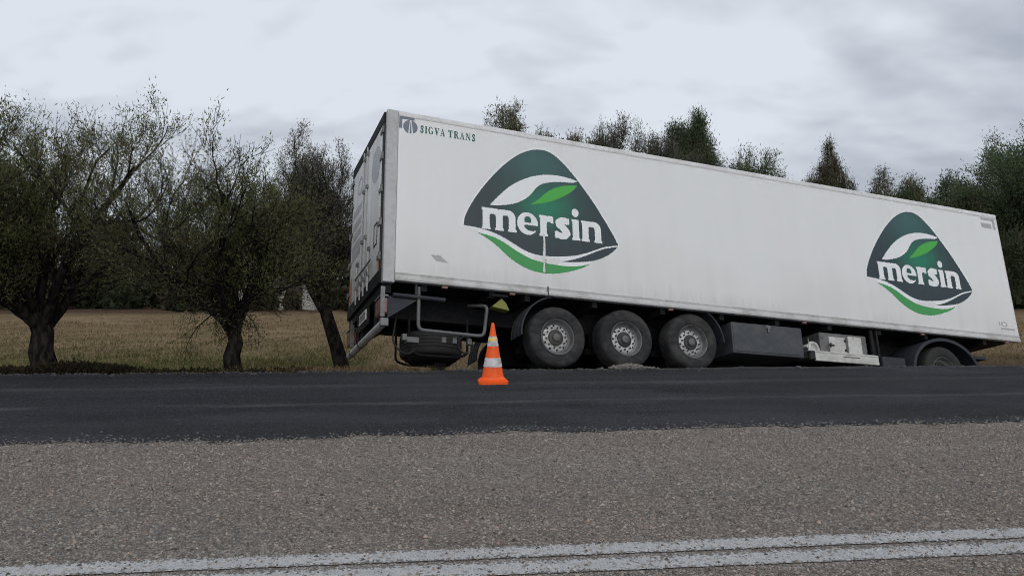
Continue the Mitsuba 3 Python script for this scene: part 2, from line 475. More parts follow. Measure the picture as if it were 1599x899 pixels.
# body
tp('side_panel', bx(.172, 13.36, 0, .06, .07, 2.69), 'panel')
tp('side_panel', bx(.172, 13.36, WT - .06, WT, .07, 2.69), 'panel')
tp('roof', bx(.06, 13.36, .06, WT - .06, 2.69, 2.745), 'panel')
tp('front_wall', bx(13.30, 13.36, .06, WT - .06, .02, 2.69), 'panel')
tp('floor', bx(.06, 13.30, .06, WT - .06, -.04, .07), 'steel')
rail_top = [(-.008, 2.672), (-.012, 2.69), (-.012, 2.748), (.0, 2.763), (.09, 2.763), (.09, 2.69), (-.002, 2.69), (-.002, 2.672)]
rail_low = [(-.003, .085), (-.014, .08), (-.016, .062), (-.010, .05), (-.010, .012), (-.028, .0), (-.032, -.028), (-.026, -.052), (.0, -.058), (.06, -.058), (.06, .068), (-.003, .068)]


def prism(profile, x0, x1, flip=False):
    m = trimesh.creation.extrude_polygon(Polygon(profile), x1 - x0, engine='earcut')      # in (y, z), along +z
    v = np.array(m.vertices)
    y = WT - v[:, 0] if flip else v[:, 0]
    m = trimesh.Trimesh(np.stack([v[:, 2] + x0, y, v[:, 1]], -1), m.faces)
    trimesh.repair.fix_normals(m)
    return m


for fl in (False, True):
    k = tp('top_rail', prism(rail_top, .172, 13.385, fl), 'rail')
    tp('bottom_rail', prism(rail_low, .172, 13.385, fl), 'rail_low')
for y0, y1 in ((-.006, .1), (WT - .1, WT + .006)):
    tp('corner_post', bx(-.012, .168, y0, y1, -.085, HT, .012), 'alu')
    tp('front_post', bx(13.362, 13.40, y0 + .002, y1 - .002, -.05, 2.755, .012), 'rail')
tp('front_cap', bx(13.362, 13.395, .1, WT - .1, .02, 2.75), 'panel')
# side marker lamps under the rail
for x_ in (.95, 2.06, 4.96, 7.8, 10.68, 13.0):
    k = tp('side_marker_lamp', bx(x_ - .045, x_ + .045, -.02, .03, -.108, -.07, .01), 'lens_orange')
# joint covers on the lower rail
tp('rail_joint', bx(2.66, 2.675, -.040, -.012, -.06, .09), 'crack')

# printed emblems: film standing 2-3 mm proud of the panel
BODY = [(1.253, 0.965), (1.267, 1.11), (1.368, 1.328), (1.514, 1.569), (1.691, 1.814), (1.903, 2.066), (2.118, 2.27), (2.274, 2.38), (2.431, 2.456), (2.557, 2.49), (2.715, 2.495), (2.84, 2.452), (2.965, 2.368), (3.12, 2.229), (3.273, 2.057), (3.427, 1.866), (3.579, 1.668), (3.7, 1.482), (3.821, 1.297), (3.925, 1.125), (3.984, 1.009), (4.014, 0.951), (3.832, 0.914), (3.7, 0.877), (3.536, 0.803), (3.373, 0.734), (3.213, 0.683), (3.056, 0.65), (2.87, 0.626), (2.655, 0.607), (2.504, 0.611), (2.385, 0.632), (2.266, 0.67), (2.149, 0.729), (2.003, 0.805), (1.857, 0.868), (1.712, 0.914), (1.567, 0.942), (1.424, 0.958)]
DLEAF = [(2.897, 0.538), (3.116, 0.591), (3.307, 0.663), (3.501, 0.754), (3.698, 0.847), (3.863, 0.896), (4.002, 0.925), (3.891, 0.814), (3.756, 0.723), (3.591, 0.644), (3.398, 0.593), (3.177, 0.56)]
GSW = [(1.481, 0.873), (1.682, 0.846), (1.827, 0.806), (1.972, 0.737), (2.118, 0.653), (2.264, 0.583), (2.412, 0.527), (2.561, 0.501), (2.682, 0.485), (2.864, 0.476), (3.049, 0.475), (3.237, 0.495), (3.46, 0.564), (3.33, 0.482), (3.171, 0.421), (2.983, 0.363), (2.798, 0.323), (2.616, 0.312), (2.437, 0.328), (2.26, 0.381), (2.114, 0.451), (1.969, 0.55), (1.825, 0.676), (1.681, 0.774)]
WLEAF = [(1.696, 1.368), (1.791, 1.482), (1.896, 1.595), (2.018, 1.719), (2.171, 1.833), (2.325, 1.924), (2.481, 1.991), (2.638, 2.037), (2.795, 2.061), (2.954, 2.067), (3.113, 2.054), (3.288, 2.018), (3.206, 1.974), (3.045, 1.965), (2.886, 1.947), (2.728, 1.911), (2.617, 1.87), (2.522, 1.794), (2.458, 1.708), (2.395, 1.623), (2.301, 1.549), (2.194, 1.482), (2.073, 1.432), (1.923, 1.393), (1.805, 1.371)]
GLEAF = [(3.284, 1.939), (3.216, 1.85), (3.101, 1.756), (2.938, 1.655), (2.779, 1.58), (2.591, 1.514), (2.406, 1.47), (2.531, 1.566), (2.626, 1.656), (2.722, 1.747), (2.85, 1.827), (2.979, 1.884), (3.139, 1.923)]


def smooth_poly(p, k=2):
    p = np.array(p)
    for _ in range(k):                                   # corner cutting, except at the sharp tips
        a, b_ = p, np.roll(p, -1, 0)
        d1, d2 = p - np.roll(p, 1, 0), b_ - p
        ang = np.degrees(np.abs(np.arctan2(d1[:, 0] * d2[:, 1] - d1[:, 1] * d2[:, 0], (d1 * d2).sum(1))))
        out = []
        for i in range(len(p)):
            if ang[i] > 55:
                out.append(p[i])
            else:
                out += [p[i] - d1[i] * .22, p[i] + d2[i] * .22]
        p = np.array(out)
    return Polygon(p).buffer(0)


def film(poly, y, thick=.0016):
    """a polygon in (x, z) as a film whose outer face lies at local y"""
    m = extr(poly, thick)
    v = np.array(m.vertices)
    m = trimesh.Trimesh(np.stack([v[:, 0], y + thick - v[:, 2], v[:, 1]], -1), m.faces, process=False)
    trimesh.repair.fix_normals(m)
    return m


def rb(x0, y0, x1, y1, tl=0, tr=0):
    """box with rounded upper corners"""
    s = sbox(x0, y0, x1, y1)
    if tl:
        s = s.difference(sbox(x0, y1 - tl, x0 + tl, y1).difference(affinity.scale(Point(x0 + tl, y1 - tl).buffer(1, 16), tl, tl, origin=(x0 + tl, y1 - tl))))
    if tr:
        s = s.difference(sbox(x1 - tr, y1 - tr, x1, y1).difference(affinity.scale(Point(x1 - tr, y1 - tr).buffer(1, 16), tr, tr, origin=(x1 - tr, y1 - tr))))
    return s


def ell(cx, cy, a, b_):
    return affinity.scale(Point(cx, cy).buffer(1, 24), a, b_, origin=(cx, cy))


SW = .37                                                  # stem width of the heavy slab letters; x-height 1


def serif(x0, x1, y0=0, h=.11, e=.05):
    return sbox(x0 - e, y0, x1 + e, y0 + h)


def arch(x0, x1):
    """shoulder running from the stem that ends at x0 to a stem that ends at x1"""
    return rb(x0 - .2, 0, x1, 1.0, 0, .36).difference(rb(x0, -.1, x1 - SW, .74, .09, .13)).difference(sbox(x0 - .3, -.1, x0, .6))


def letter_m():
    return unary_union([sbox(.05, 0, .05 + SW, 1), sbox(0, .88, .2, 1), serif(.05, .05 + SW), arch(.05 + SW, 1.13), serif(1.13 - SW, 1.13), arch(1.13, 1.83), serif(1.83 - SW, 1.83)])


def letter_n():
    return unary_union([sbox(.05, 0, .05 + SW, 1), sbox(0, .88, .2, 1), serif(.05, .05 + SW), arch(.05 + SW, 1.16), serif(1.16 - SW, 1.16)])


def letter_e():
    s = ell(.58, .5, .58, .53).difference(rb(.40, .55, .78, .84, .15, .15))
    return s.difference(sbox(.40, .30, 1.3, .44)).difference(Polygon([(.40, .44), (.42, .30), (.60, .18), (.85, .16), (1.3, .26), (1.3, .44)]))


def letter_r():
    return unary_union([sbox(.05, 0, .05 + SW, 1), sbox(0, .88, .2, 1), serif(.05, .05 + SW), rb(.40, .66, .80, 1.0, .15, .06)]).difference(ell(.56, .60, .14, .12))


def letter_s():
    pts = [(.80, .80), (.62, .88), (.40, .87), (.22, .76), (.24, .64), (.46, .52), (.68, .41), (.76, .27), (.62, .14), (.40, .11), (.20, .15), (.06, .22)]
    s = LineString(pts).buffer(.150, cap_style=2, join_style=1).union(LineString([(.36, .64), (.62, .40)]).buffer(.19))
    return s.union(sbox(.76, .70, .86, 1.0)).union(sbox(.02, .0, .12, .33))


def letter_i():
    return unary_union([sbox(.05, 0, .05 + SW, 1), sbox(0, .88, .2, 1), serif(.05, .05 + SW), ell(.23, 1.33, .20, .20)])


def word_mersin(x0, x1, z0, xh):
    out, xpos = [], 0.0
    for L, adv in ((letter_m, 1.92), (letter_e, 1.23), (letter_r, .86), (letter_s, 1.0), (letter_i, .56), (letter_n, 1.22)):
        out.append((affinity.translate(L(), xpos, 0))); xpos += adv
    w = out[-1].bounds[2]
    res = []
    for g in out:
        g = affinity.affine_transform(g, [(x1 - x0) / w, 0, 0, xh, x0, z0])
        res.append(g.buffer(.008, join_style=1).buffer(-.008))
    return res


def emblem(dx, sx, label, torn):
    def tr(poly):
        return affinity.affine_transform(poly, [sx, 0, 0, 1, dx + 1.253 * (1 - sx), 0])
    k = ST + '__' + 'emblem'
    k = key_of(k)
    tag(k, label)
    body = smooth_poly(BODY)
    rim_ = tr(body.buffer(.028, join_style=1))
    add('pale_border', film(rim_, -.0018), 'mat_decal_white', k, False, MT)
    # the dark field, green in its middle (a printed gradient): vertex colours in the emblem's own coordinates
    g, n = [], 46
    b0 = body.bounds
    cells = []
    gx, gz = np.linspace(b0[0], b0[2], n), np.linspace(b0[1], b0[3], n)
    vv, ff, cc = [], [], []
    for i in range(n - 1):
        for j in range(n - 1):
            c = body.intersection(sbox(gx[i], gz[j], gx[i + 1], gz[j + 1]))
            if c.area > 1e-6:
                for q in getattr(c, 'geoms', [c]):
                    if q.geom_type != 'Polygon' or q.area < 1e-7: continue
                    v, f = trimesh.creation.triangulate_polygon(q, engine='earcut')
                    ff.append(f + sum(map(len, vv))); vv.append(v)
    v2 = np.vstack(vv); f2 = np.vstack(ff)
    dk, teal, grn = np.array([.024, .042, .052]), np.array([.038, .115, .115]), np.array([.006, .200, .110])
    wt = np.exp(-(((v2[:, 0] - 2.55) / .75) ** 2 + ((v2[:, 1] - 2.25) / .45) ** 2))[:, None]
    wg = np.exp(-(((v2[:, 0] - 2.68) / .48) ** 2 + ((v2[:, 1] - 1.48) / .34) ** 2))[:, None]
    col = dk * (1 - wt) + teal * wt
    col = col * (1 - wg) + grn * wg
    col *= (1 + .25 * (meshkit.fbm(np.stack([v2[:, 0] * 14, v2[:, 1] * 2.5, 0 * v2[:, 0]], -1), 3, 4) - .5))[:, None]
    v3 = np.stack([v2[:, 0] * sx + dx + 1.253 * (1 - sx), np.full(len(v2), -.0034), v2[:, 1]], -1)
    nrm = np.cross(v3[f2[:, 1]] - v3[f2[:, 0]], v3[f2[:, 2]] - v3[f2[:, 0]])
    f2[nrm[:, 1] > 0] = f2[nrm[:, 1] > 0][:, ::-1]
    add('dark_field', (v3, f2), 'mat_emblem', k, False, MT, color=col)
    add('white_leaf', film(tr(smooth_poly(WLEAF)), -.0052), 'mat_decal_white', k, False, MT)
    add('green_leaf', film(tr(smooth_poly(GLEAF)), -.0052), 'mat_leaf_green', k, False, MT)
    lo = unary_union([smooth_poly(BODY), smooth_poly(GSW), smooth_poly(DLEAF)]).buffer(.05).buffer(-.05).difference(smooth_poly(BODY))
    add('white_wave', film(tr(lo), -.0026), 'mat_decal_white', k, False, MT)
    add('green_wave', film(tr(smooth_poly(GSW)), -.0044), 'mat_decal_green', k, False, MT)
    add('dark_wave', film(tr(smooth_poly(DLEAF)), -.0044), 'mat_ink_dark', k, False, MT)
    for g in word_mersin(1.555, 3.706, .948, .365):
        add('letter', film(tr(g), -.0056), 'mat_decal_white', k, False, MT)
    return k


e1 = emblem(0, 1.0, 'rear emblem with a torn white strip of film below the r', True)
e2 = emblem(8.216, 1.018, 'intact front emblem', False)
torn = Polygon([(2.61, .99), (2.648, .99), (2.652, .80), (2.650, .60), (2.638, .45), (2.640, .33), (2.610, .33), (2.596, .36), (2.612, .46), (2.606, .56), (2.604, .66), (2.572, .66), (2.576, .56), (2.612, .70), (2.622, .84)]).buffer(0)
tp('torn_film', film(torn, -.0082, .0022), 'torn')
tp('panel_crack', film(Polygon([(2.652, .56), (2.658, .56), (2.650, .33), (2.634, .29), (2.640, .34)]), -.0078), 'crack')

# the haulier's name, in spaced roman capitals
def cap(letter):
    k, th = .30, .11                                       # thick and thin strokes, cap height 1
    ln = lambda p, w: LineString(p).buffer(w / 2, cap_style=2, join_style=2)
    sf = lambda x, y, w=.26: sbox(x - w / 2, y - .001, x + w / 2, y + .08)
    if letter == 'S':
        s = LineString([(.62, .76), (.50, .92), (.30, .93), (.17, .80), (.20, .64), (.42, .51), (.58, .36), (.56, .17), (.40, .07), (.20, .09), (.08, .25)])
        return s.buffer(.10, join_style=1, cap_style=2).union(ln([(.30, .60), (.52, .42)], .28)).union(sbox(.56, .68, .66, .98)).union(sbox(.03, .02, .12, .32)), .74
    if letter == 'I':
        return unary_union([sbox(.08, 0, .08 + k, 1), sf(.23, 0, .44), sf(.23, .92, .44)]), .46
    if letter == 'G':
        s = ell(.46, .5, .46, .52).difference(ell(.52, .5, .26, .42)).difference(sbox(.60, .42, 1.2, .74))
        return s.union(sbox(.66, .05, .66 + .24, .46)).union(sbox(.56, .40, .96, .48)), 1.0
    if letter == 'V':
        return unary_union([Polygon([(.05, 1), (.37, 1), (.60, .25), (.52, 0), (.42, 0)]), ln([(.50, .02), (.82, 1)], th), sf(.2, .92, .46), sf(.82, .92, .3)]), .94
    if letter == 'A':
        return unary_union([Polygon([(.42, 1), (.54, 1), (.94, 0), (.62, 0)]), ln([(.47, .98), (.13, 0)], th), sbox(.25, .28, .70, .36), sf(.13, 0, .3), sf(.78, 0, .46)]), .98
    if letter == 'T':
        return unary_union([sbox(.30, 0, .30 + k, 1), sbox(.0, .90, .90, 1), sbox(0, .70, .08, 1), sbox(.82, .70, .90, 1), sf(.45, 0, .5)]), .92
    if letter == 'R':
        bowl = ell(.46, .74, .36, .26).difference(ell(.42, .74, .16, .17))
        return unary_union([sbox(.1, 0, .1 + k, 1), bowl.intersection(sbox(.25, .4, 1, 1.1)), Polygon([(.42, .52), (.70, .52), (1.0, 0), (.70, 0)]), sf(.25, 0, .48), sf(.2, .92, .4), sf(.86, 0, .4)]), 1.02
    return unary_union([sbox(.12, 0, .12 + th, 1), sbox(.80, 0, .80 + th, 1), Polygon([(.08, 1), (.36, 1), (.93, 0), (.72, 0)]), sf(.17, 0, .32), sf(.86, .92, .32)]), 1.06


k_name = key_of(ST + '__haulier_name')
xpos, parts = 0.0, []
for ch in 'SIGVA TRANS':
    if ch == ' ':
        xpos += .42; continue
    g, adv = cap(ch)
    parts.append(affinity.translate(g, xpos, 0)); xpos += adv + .20
sxn = (1.452 - .522) / parts[-1].bounds[2]
for g in parts:
    g = affinity.affine_transform(g, [sxn, 0, 0, .128, .522, 2.440])
    add('letter', film(g, -.0022), 'mat_ink_teal', k_name, False, MT)
# round sign beside the name: two dark half discs with a pale road between, under a grey corner bracket
c = ell(.362, 2.508, .118, .118)
road_ = Polygon([(.325, 2.36), (.415, 2.36), (.372, 2.66), (.356, 2.66)])
dash = Polygon([(.350, 2.40), (.384, 2.40), (.368, 2.60), (.362, 2.60)])
tp('round_sign', film(unary_union([c.difference(road_), c.intersection(dash)]), -.0022), 'ink_grey')
tp('corner_mark', film(unary_union([sbox(.178, 2.465, .228, 2.672), sbox(.228, 2.628, .425, 2.672)]), -.0022), 'ink_grey')
tp('corner_mark', film(unary_union([sbox(13.25, 2.41, 13.32, 2.655), sbox(12.92, 2.60, 13.25, 2.655), sbox(12.90, 2.42, 13.20, 2.53)]), -.0022), 'ink_faint')
tp('small_print', film(unary_union([sbox(12.90, .185, 13.30, .222), ell(13.02, .30, .09, .055).difference(ell(13.02, .30, .06, .035)), sbox(12.87, .27, 12.90, .34)]), -.0022), 'ink_faint')
tp('patch', film(Polygon([(0.725, 0.412), (0.868, 0.418), (1.006, 0.306), (0.801, 0.324)]), -.003), 'ink_faint')

# rear: frame, doors and what is on them
tp('rear_header', bx(-.038, .05, .10, WT - .10, 2.575, HT - .004, .008), 'steel')
tp('rear_sill', bx(-.045, .05, .10, WT - .10, -.085, .135, .01), 'steel')
tp('door_seal', bx(-.036, .045, .102, .178, .14, 2.57), 'rubber')
tp('door_seal', bx(-.036, .045, WT - .178, WT - .102, .14, 2.57), 'rubber')
for y0, y1 in ((.182, 1.265), (1.305, WT - .182)):
    d = tp('door', bx(-.034, .04, y0, y1, .14, 2.57, .01), 'door')
    hy = y0 if y0 < 1 else y1
    for z_ in (.35, .9, 1.45, 2.0, 2.45):
        tp('hinge', cat_([bx(-.055, -.03, hy - .07 if y0 < 1 else hy - .1, hy + .1 if y0 < 1 else hy + .07, z_ - .03, z_ + .03), trimesh.creation.cylinder(.022, .12, sections=10).apply_translation([-.045, hy - .07 if y0 < 1 else hy + .07, z_])]), 'galv', d)
    for fr in (.62, .9) if y0 < 1 else (.1, .38):
        yb = y0 + (y1 - y0) * fr
        long_ = fr in (.9, .1)
        tp('lock_rod', tube([[-.06, yb, .0], [-.06, yb, .4], [-.06, yb, 2.62 if long_ else .78]], .014, 8), 'alu', d)
        for zz_ in ((.28, 1.0, 1.9, 2.5) if long_ else (.28, .7)):
            tp('rod_bracket', bx(-.075, -.032, yb - .035, yb + .035, zz_ - .03, zz_ + .03), 'galv', d)
        tp('handle', bx(-.085, -.068, yb - .26, yb + .03, .42, .455, .006), 'galv', d)
tp('centre_seal', bx(-.026, .02, 1.266, 1.304, .14, 2.57), 'rubber')


def film_rear(poly, x=-.036, thick=.002):
    """a polygon in (y, z) as a film on the rear doors"""
    m = extr(poly, thick); v = np.array(m.vertices)
    m = trimesh.Trimesh(np.stack([x - v[:, 2], v[:, 0], v[:, 1]], -1), m.faces, process=False)
    trimesh.repair.fix_normals(m)
    return m


tp('door_emblem', film_rear(ell(.58, 2.05, .30, .30)), 'ink_faint')
tp('door_emblem', film_rear(ell(1.78, 2.17, .19, .17).difference(ell(1.78, 2.17, .13, .115))), 'ink_faint')
for z0 in (1.70, 1.46, 1.26, 1.06, .90):
    tp('door_print', film_rear(unary_union([sbox(1.44 + .06 * (z0 < 1.1), z0, 1.60, z0 + .13), sbox(1.63, z0, 2.28, z0 + .13)])), 'ink_faint')
bo = Polygon([(.36, .62), (.60, .62), (.60, 1.0), (.36, 1.0)])
tp('door_placard', film_rear(bo.difference(bo.buffer(-.035))), 'rubber')
tp('rear_tape', film_rear(sbox(2.20, .17, 2.34, .62), -.037), 'tape_orange')
tp('rear_tape', film_rear(sbox(.19, .17, .25, .45), -.037), 'tape_orange')

# rear underframe: posts, lamp board, plate, bumper
for y_ in (.55, 1.5, 1.75):
    tp('frame_post', bx(.02, .12, y_, y_ + .09, -.70, -.087), 'steel')
tp('cross_beam', bx(.0, .14, .10, WT - .10, -.22, -.09), 'steel')
k = tp('number_plate', bx(-.02, -.008, 1.06, 1.56, -.40, -.235), 'plate')
for q in range(5):
    tp('character', film_rear(sbox(1.13 + q * .082, -.375, 1.175 + q * .082, -.26), -.021), 'rubber', k)
tp('plate_board', bx(-.006, .02, .95, 1.75, -.5, -.2), 'steel')
for y_ in (.02, WT - .40):
    k = tp('tail_lamp', bx(-.03, .08, y_, y_ + .34, -.56, -.32, .02), 'lens_red')
    tp('lamp_frame', cat_([bx(-.034, .03, y_ - .02, y_ + .0, -.62, -.16), bx(-.034, .085, y_, y_ + .38, -.298, -.275)]), 'galv', k)
    tp('lamp_bracket', trimesh.Trimesh([[.09, y_ + .05, -.28], [.09, y_ + .05, -.62], [.55, y_ + .05, -.30], [.09, y_ + .07, -.28], [.09, y_ + .07, -.62], [.55, y_ + .07, -.30]], [[0, 1, 2], [3, 5, 4], [0, 3, 4], [0, 4, 1], [1, 4, 5], [1, 5, 2], [2, 5, 3], [2, 3, 0]]), 'plastic', k)
b_ = tp('rear_bumper', tube([[.03, .0, -.70], [.03, .6, -.70], [.03, 1.9, -.70], [.03, 2.5, -.70]], .058, 14), 'alu', smooth=40)
tp('end_cap', bx(-.03, .09, -.02, .05, -.76, -.64, .012), 'galv', b_)
tp('bumper_joint', cat_([tube([[.03, 2.22, -.70], [.03, 2.25, -.70]], .063, 14), tube([[.03, 1.55, -.70], [.03, 1.58, -.70]], .063, 14)]), 'steel', b_)

# chassis
for y_ in (.72, 1.74):
    tp('chassis_beam', cat_([bx(.12, 12.6, y_, y_ + .14, -.06, -.042), bx(.12, 12.6, y_ + .06, y_ + .08, -.42, -.06), bx(.12, 12.6, y_, y_ + .14, -.44, -.42)]), 'steel')
for x_ in (.6, 1.7, 2.3, 3.5, 4.8, 6.0, 7.2, 8.4, 9.6, 10.8, 12.4):
    tp('cross_member', bx(x_, x_ + .09, .07, WT - .07, -.16, -.043), 'steel')
AX = ((2.86, -.695), (4.115, -.635), (5.41, -.590))
for x_, z_ in AX:
    tp('axle', cat_([tube([[x_, .3, z_], [x_, 1.2, z_], [x_, 2.28, z_]], .07, 12), bx(x_ - .35, x_ + .12, .74, .84, z_ - .06, -.44), bx(x_ - .35, x_ + .12, 1.74, 1.84, z_ - .06, -.44)]), 'steel')
for x_, z_ in AX:
    for y_ in (.79, 1.79):
        tp('air_spring', tube([[x_ + .34, y_, -.95], [x_ + .34, y_, -.92], [x_ + .34, y_, -.5], [x_ + .34, y_, -.45]], [.1, .16, .16, .13], 14), 'rubber', smooth=40)
        tp('trailing_arm', bx(x_ - .42, x_ + .45, y_ - .05, y_ + .05, z_ - .16, z_ - .05, .02), 'steel')
tp('storage_box', bx(6.20, 9.3, WT - .75, WT - .03, -.742, -.185, .02), 'toolbox')
tp('air_tank', tube([[6.3, 1.25, -.35], [6.32, 1.25, -.35], [7.2, 1.25, -.35], [7.22, 1.25, -.35]], [.1, .16, .16, .1], 14), 'steel', smooth=40)

TYRE = [(.295, .05), (.305, .03), (.33, .018), (.38, .006), (.425, .004), (.46, .014), (.482, .036), (.492, .058)]
for q in range(1, 5):
    w_ = .058 + q * .054
    TYRE += [(.497, w_ - .008), (.497, w_ - .006), (.484, w_ - .004), (.484, w_ + .004), (.497, w_ + .006)]
TYRE += [(.492, .327), (.482, .349), (.46, .371), (.425, .381), (.38, .379), (.33, .367), (.305, .355), (.295, .335)]
TYRE_M = lathe(TYRE + [TYRE[0]], 'y', 64)
RIM_M = lathe([(.298, .046), (.292, .030), (.281, .034), (.276, .055), (.262, .075), (.250, .11), (.218, .128), (.224, .150), (.262, .152), (.285, .12), (.298, .046)], 'y', 64)
ring = Point(0, 0).buffer(.222, 32).difference(Point(0, 0).buffer(.128, 24))
for q in range(10):
    a = q * math.pi / 5 + .1
    ring = ring.difference(ell(.200 * math.cos(a), .200 * math.sin(a), .017, .017))
DISC_M = extr(ring, .012)
v_ = np.array(DISC_M.vertices)
rr_ = np.hypot(v_[:, 0], v_[:, 1])
DISC_M = trimesh.Trimesh(np.stack([v_[:, 0], v_[:, 2] + .112 + .030 * np.clip((rr_ - .17) / .07, 0, 1), v_[:, 1]], -1), DISC_M.faces)
trimesh.repair.fix_normals(DISC_M)
NUTS_M = cat_([lathe([(0, .0), (.014, 0), (.014, .03), (0, .034)], 'y', 8).apply_transform(trimesh.transformations.rotation_matrix(np.pi, [0, 0, 1])).apply_translation([.168 * math.cos(q * math.pi / 5 + .1 + math.pi / 10), .113, .168 * math.sin(q * math.pi / 5 + .1 + math.pi / 10)]) for q in range(10)])
HUB_M = lathe([(0, .062), (.066, .064), (.074, .07), (.076, .085), (.100, .088), (.126, .098), (.134, .112), (.134, .2), (0, .2)], 'y', 40)
CAP_M = lathe([(0, .050), (.05, .052), (.060, .058), (.062, .075), (0, .075)], 'y', 28)


def wheel(parent, x, y, z, near=True, rot=0.0, scale=1.0, tyre='tyre'):
    k = key_of(parent + '__wheel')
    M = np.eye(4)
    c_, s_ = math.cos(rot), math.sin(rot)
    M[:3, :3] = np.array([[c_, 0, s_], [0, 1, 0], [-s_, 0, c_]]) * scale
    if not near:
        M[:3, :3] = np.diag([-1, -1, 1]) @ M[:3, :3]
    M[:3, 3] = (x, y, z)
    M = MT @ M
    add('tyre', TYRE_M, 'mat_' + tyre, k, 40, M)
    rk = add('rim', RIM_M, 'mat_rim', k, 35, M)
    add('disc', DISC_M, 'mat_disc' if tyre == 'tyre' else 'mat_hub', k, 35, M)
    tag(add('wheel_nuts', NUTS_M, 'mat_hub', k, False, M), kind='stuff')
    add('hub', HUB_M, 'mat_hub', k, 40, M)
    add('hub_cap', CAP_M, 'mat_pipe', k, 40, M)
    return k


for q, (x_, z_) in enumerate(AX):
    wheel(ST, x_, .045, z_, True, .3 + q * 1.7)
for q, (x_, z_) in enumerate(AX):
    wheel(ST, x_, WT - .045, z_, False, .9 + q, tyre='tyre_far')


def arc_sheet(cx, cz, r0, a0, a1, y0, y1, th=.012, n=18, rx=None):
    rx = rx or r0
    a = np.radians(np.linspace(a0, a1, n))
    outer = np.stack([cx + (rx + th) * np.cos(a), cz + (r0 + th) * np.sin(a)], 1)
    inner = np.stack([cx + rx * np.cos(a), cz + r0 * np.sin(a)], 1)[::-1]
    poly = Polygon(np.vstack([outer, inner]))
    m = trimesh.creation.extrude_polygon(poly, y1 - y0, engine='earcut')
    v = np.array(m.vertices)
    m = trimesh.Trimesh(np.stack([v[:, 0], v[:, 2] + y0, v[:, 1]], -1), m.faces)
    trimesh.repair.fix_normals(m)
    return m


for y0 in (.03, WT - .46):
    g = tp('mudguard', arc_sheet(AX[0][0], AX[0][1], .63, 98, 182, y0, y0 + .43), 'plastic', smooth=30)
    tp('mudguard_rib', cat_([arc_sheet(AX[0][0], AX[0][1], .642, 98, 182, y0 + q, y0 + q + .018, .012) for q in (.0, .14, .28, .412)]), 'plastic', g)
    g = tp('mudguard', arc_sheet(AX[2][0], AX[2][1], .60, 2, 82, y0, y0 + .43), 'plastic', smooth=30)
    tp('mudguard_rib', cat_([arc_sheet(AX[2][0], AX[2][1], .612, 2, 82, y0 + q, y0 + q + .018, .012) for q in (.0, .412)]), 'plastic', g)

# side guard of bent tube, a cut tube above it, and the spare wheel in its cradle
tp('side_guard', tube(bend([[.56, .06, -.10], [.56, .06, -.765], [1.60, .06, -.79], [1.66, .06, -.30], [1.50, .5, -.20]], .09), .027, 10), 'pipe', smooth=50)
tp('side_tube', tube([[.16, .05, -.262], [.55, .05, -.266], [.97, .05, -.272]], .033, 10), 'plastic', smooth=50)
tp('tube_bracket', cat_([bx(.50, .53, .03, .08, -.235, -.06)]), 'plastic')
k = key_of(ST + '__spare_wheel')
SP = np.eye(4); SP[:3, :3] = np.array([[1, 0, 0], [0, 0, 1], [0, -1, 0.0]]); SP[:3, 3] = (1.02, .95, -.62)
add('tyre', TYRE_M, 'mat_tyre_far', k, 40, MT @ SP)
add('rim', cat_([RIM_M, DISC_M]), 'mat_hub', k, 35, MT @ SP)
sc_ = tp('spare_cradle', cat_([tube(bend([[.55, .55 + q, -.42], [.55, .55 + q, -.98], [.72, .55 + q, -1.035], [1.34, .55 + q, -1.035], [1.5, .55 + q, -.98], [1.5, .55 + q, -.42]], .06), .02, 8) for q in (0, .8)] + [lathe([(0, -.055), (.33, -.05), (.42, -.01), (.42, .0), (0, -.01)], 'z', 32).apply_translation([1.02, .95, -1.015]), bx(1.06, 1.24, .85, 1.02, -1.22, -1.07)]), 'steel')
tp('hanging_hose', tube(bend([[.30, .30, -.40], [.22, .28, -.95], [.45, .30, -1.12], [.62, .35, -.98]], .12), .014, 8), 'rubber')
tp('hanging_hose', tube([[1.36 + .11 * math.cos(q), .24, -.90 + .13 * math.sin(q)] for q in np.linspace(-.5, 5.2, 24)], .018, 8), 'rubber', smooth=50)
for x_ in (.34, .95, 1.12, 1.36):
    tp('valve_block', bx(x_, x_ + .07, .12, .2, -.92, -.82, .01), 'pipe')
tp('valve_block', bx(.42, .62, .2, .3, -.93, -.84, .01), 'pipe')

# pallet box, generator housing with skirt and hood
pb = tp('storage_box', bx(6.20, 7.74, .03, .75, -.742, -.185, .02), 'toolbox')
tp('lid', bx(6.22, 7.72, .018, .03, -.70, -.225, .004), 'toolbox', pb)
tp('latch', cat_([bx(6.92, 7.02, .0, .018, -.26, -.20, .004), bx(6.955, 6.985, -.012, .0, -.33, -.24, .003)]), 'galv', pb)
tp('side_skirt', bx(7.98, 9.48, .012, .06, -.77, -.62, .01), 'unit_white')
k = tp('side_skirt', bx(7.98, 9.48, .012, .06, -.617, -.585, .006), 'unit_white')
tp('skirt_print', film(sbox(8.62, -.672, 9.02, -.655), .0095), 'crack')
hs = tp('generator_housing', bx(8.22, 9.34, .12, .80, -.62, -.20, .015), 'galv')
dm = tp('door', bx(8.42, 8.80, .095, .118, -.585, -.275, .006), 'unit_white', hs)
tp('hinge', cat_([bx(8.765, 8.815, .085, .095, z_, z_ + .045) for z_ in (-.54, -.36)] + [bx(8.40, 8.52, .08, .095, -.45, -.425), bx(8.42, 8.45, .075, .095, -.475, -.40)]), 'rubber', hs)
tp('panel', bx(8.87, 9.19, .095, .118, -.60, -.24, .006), 'unit_white', hs)
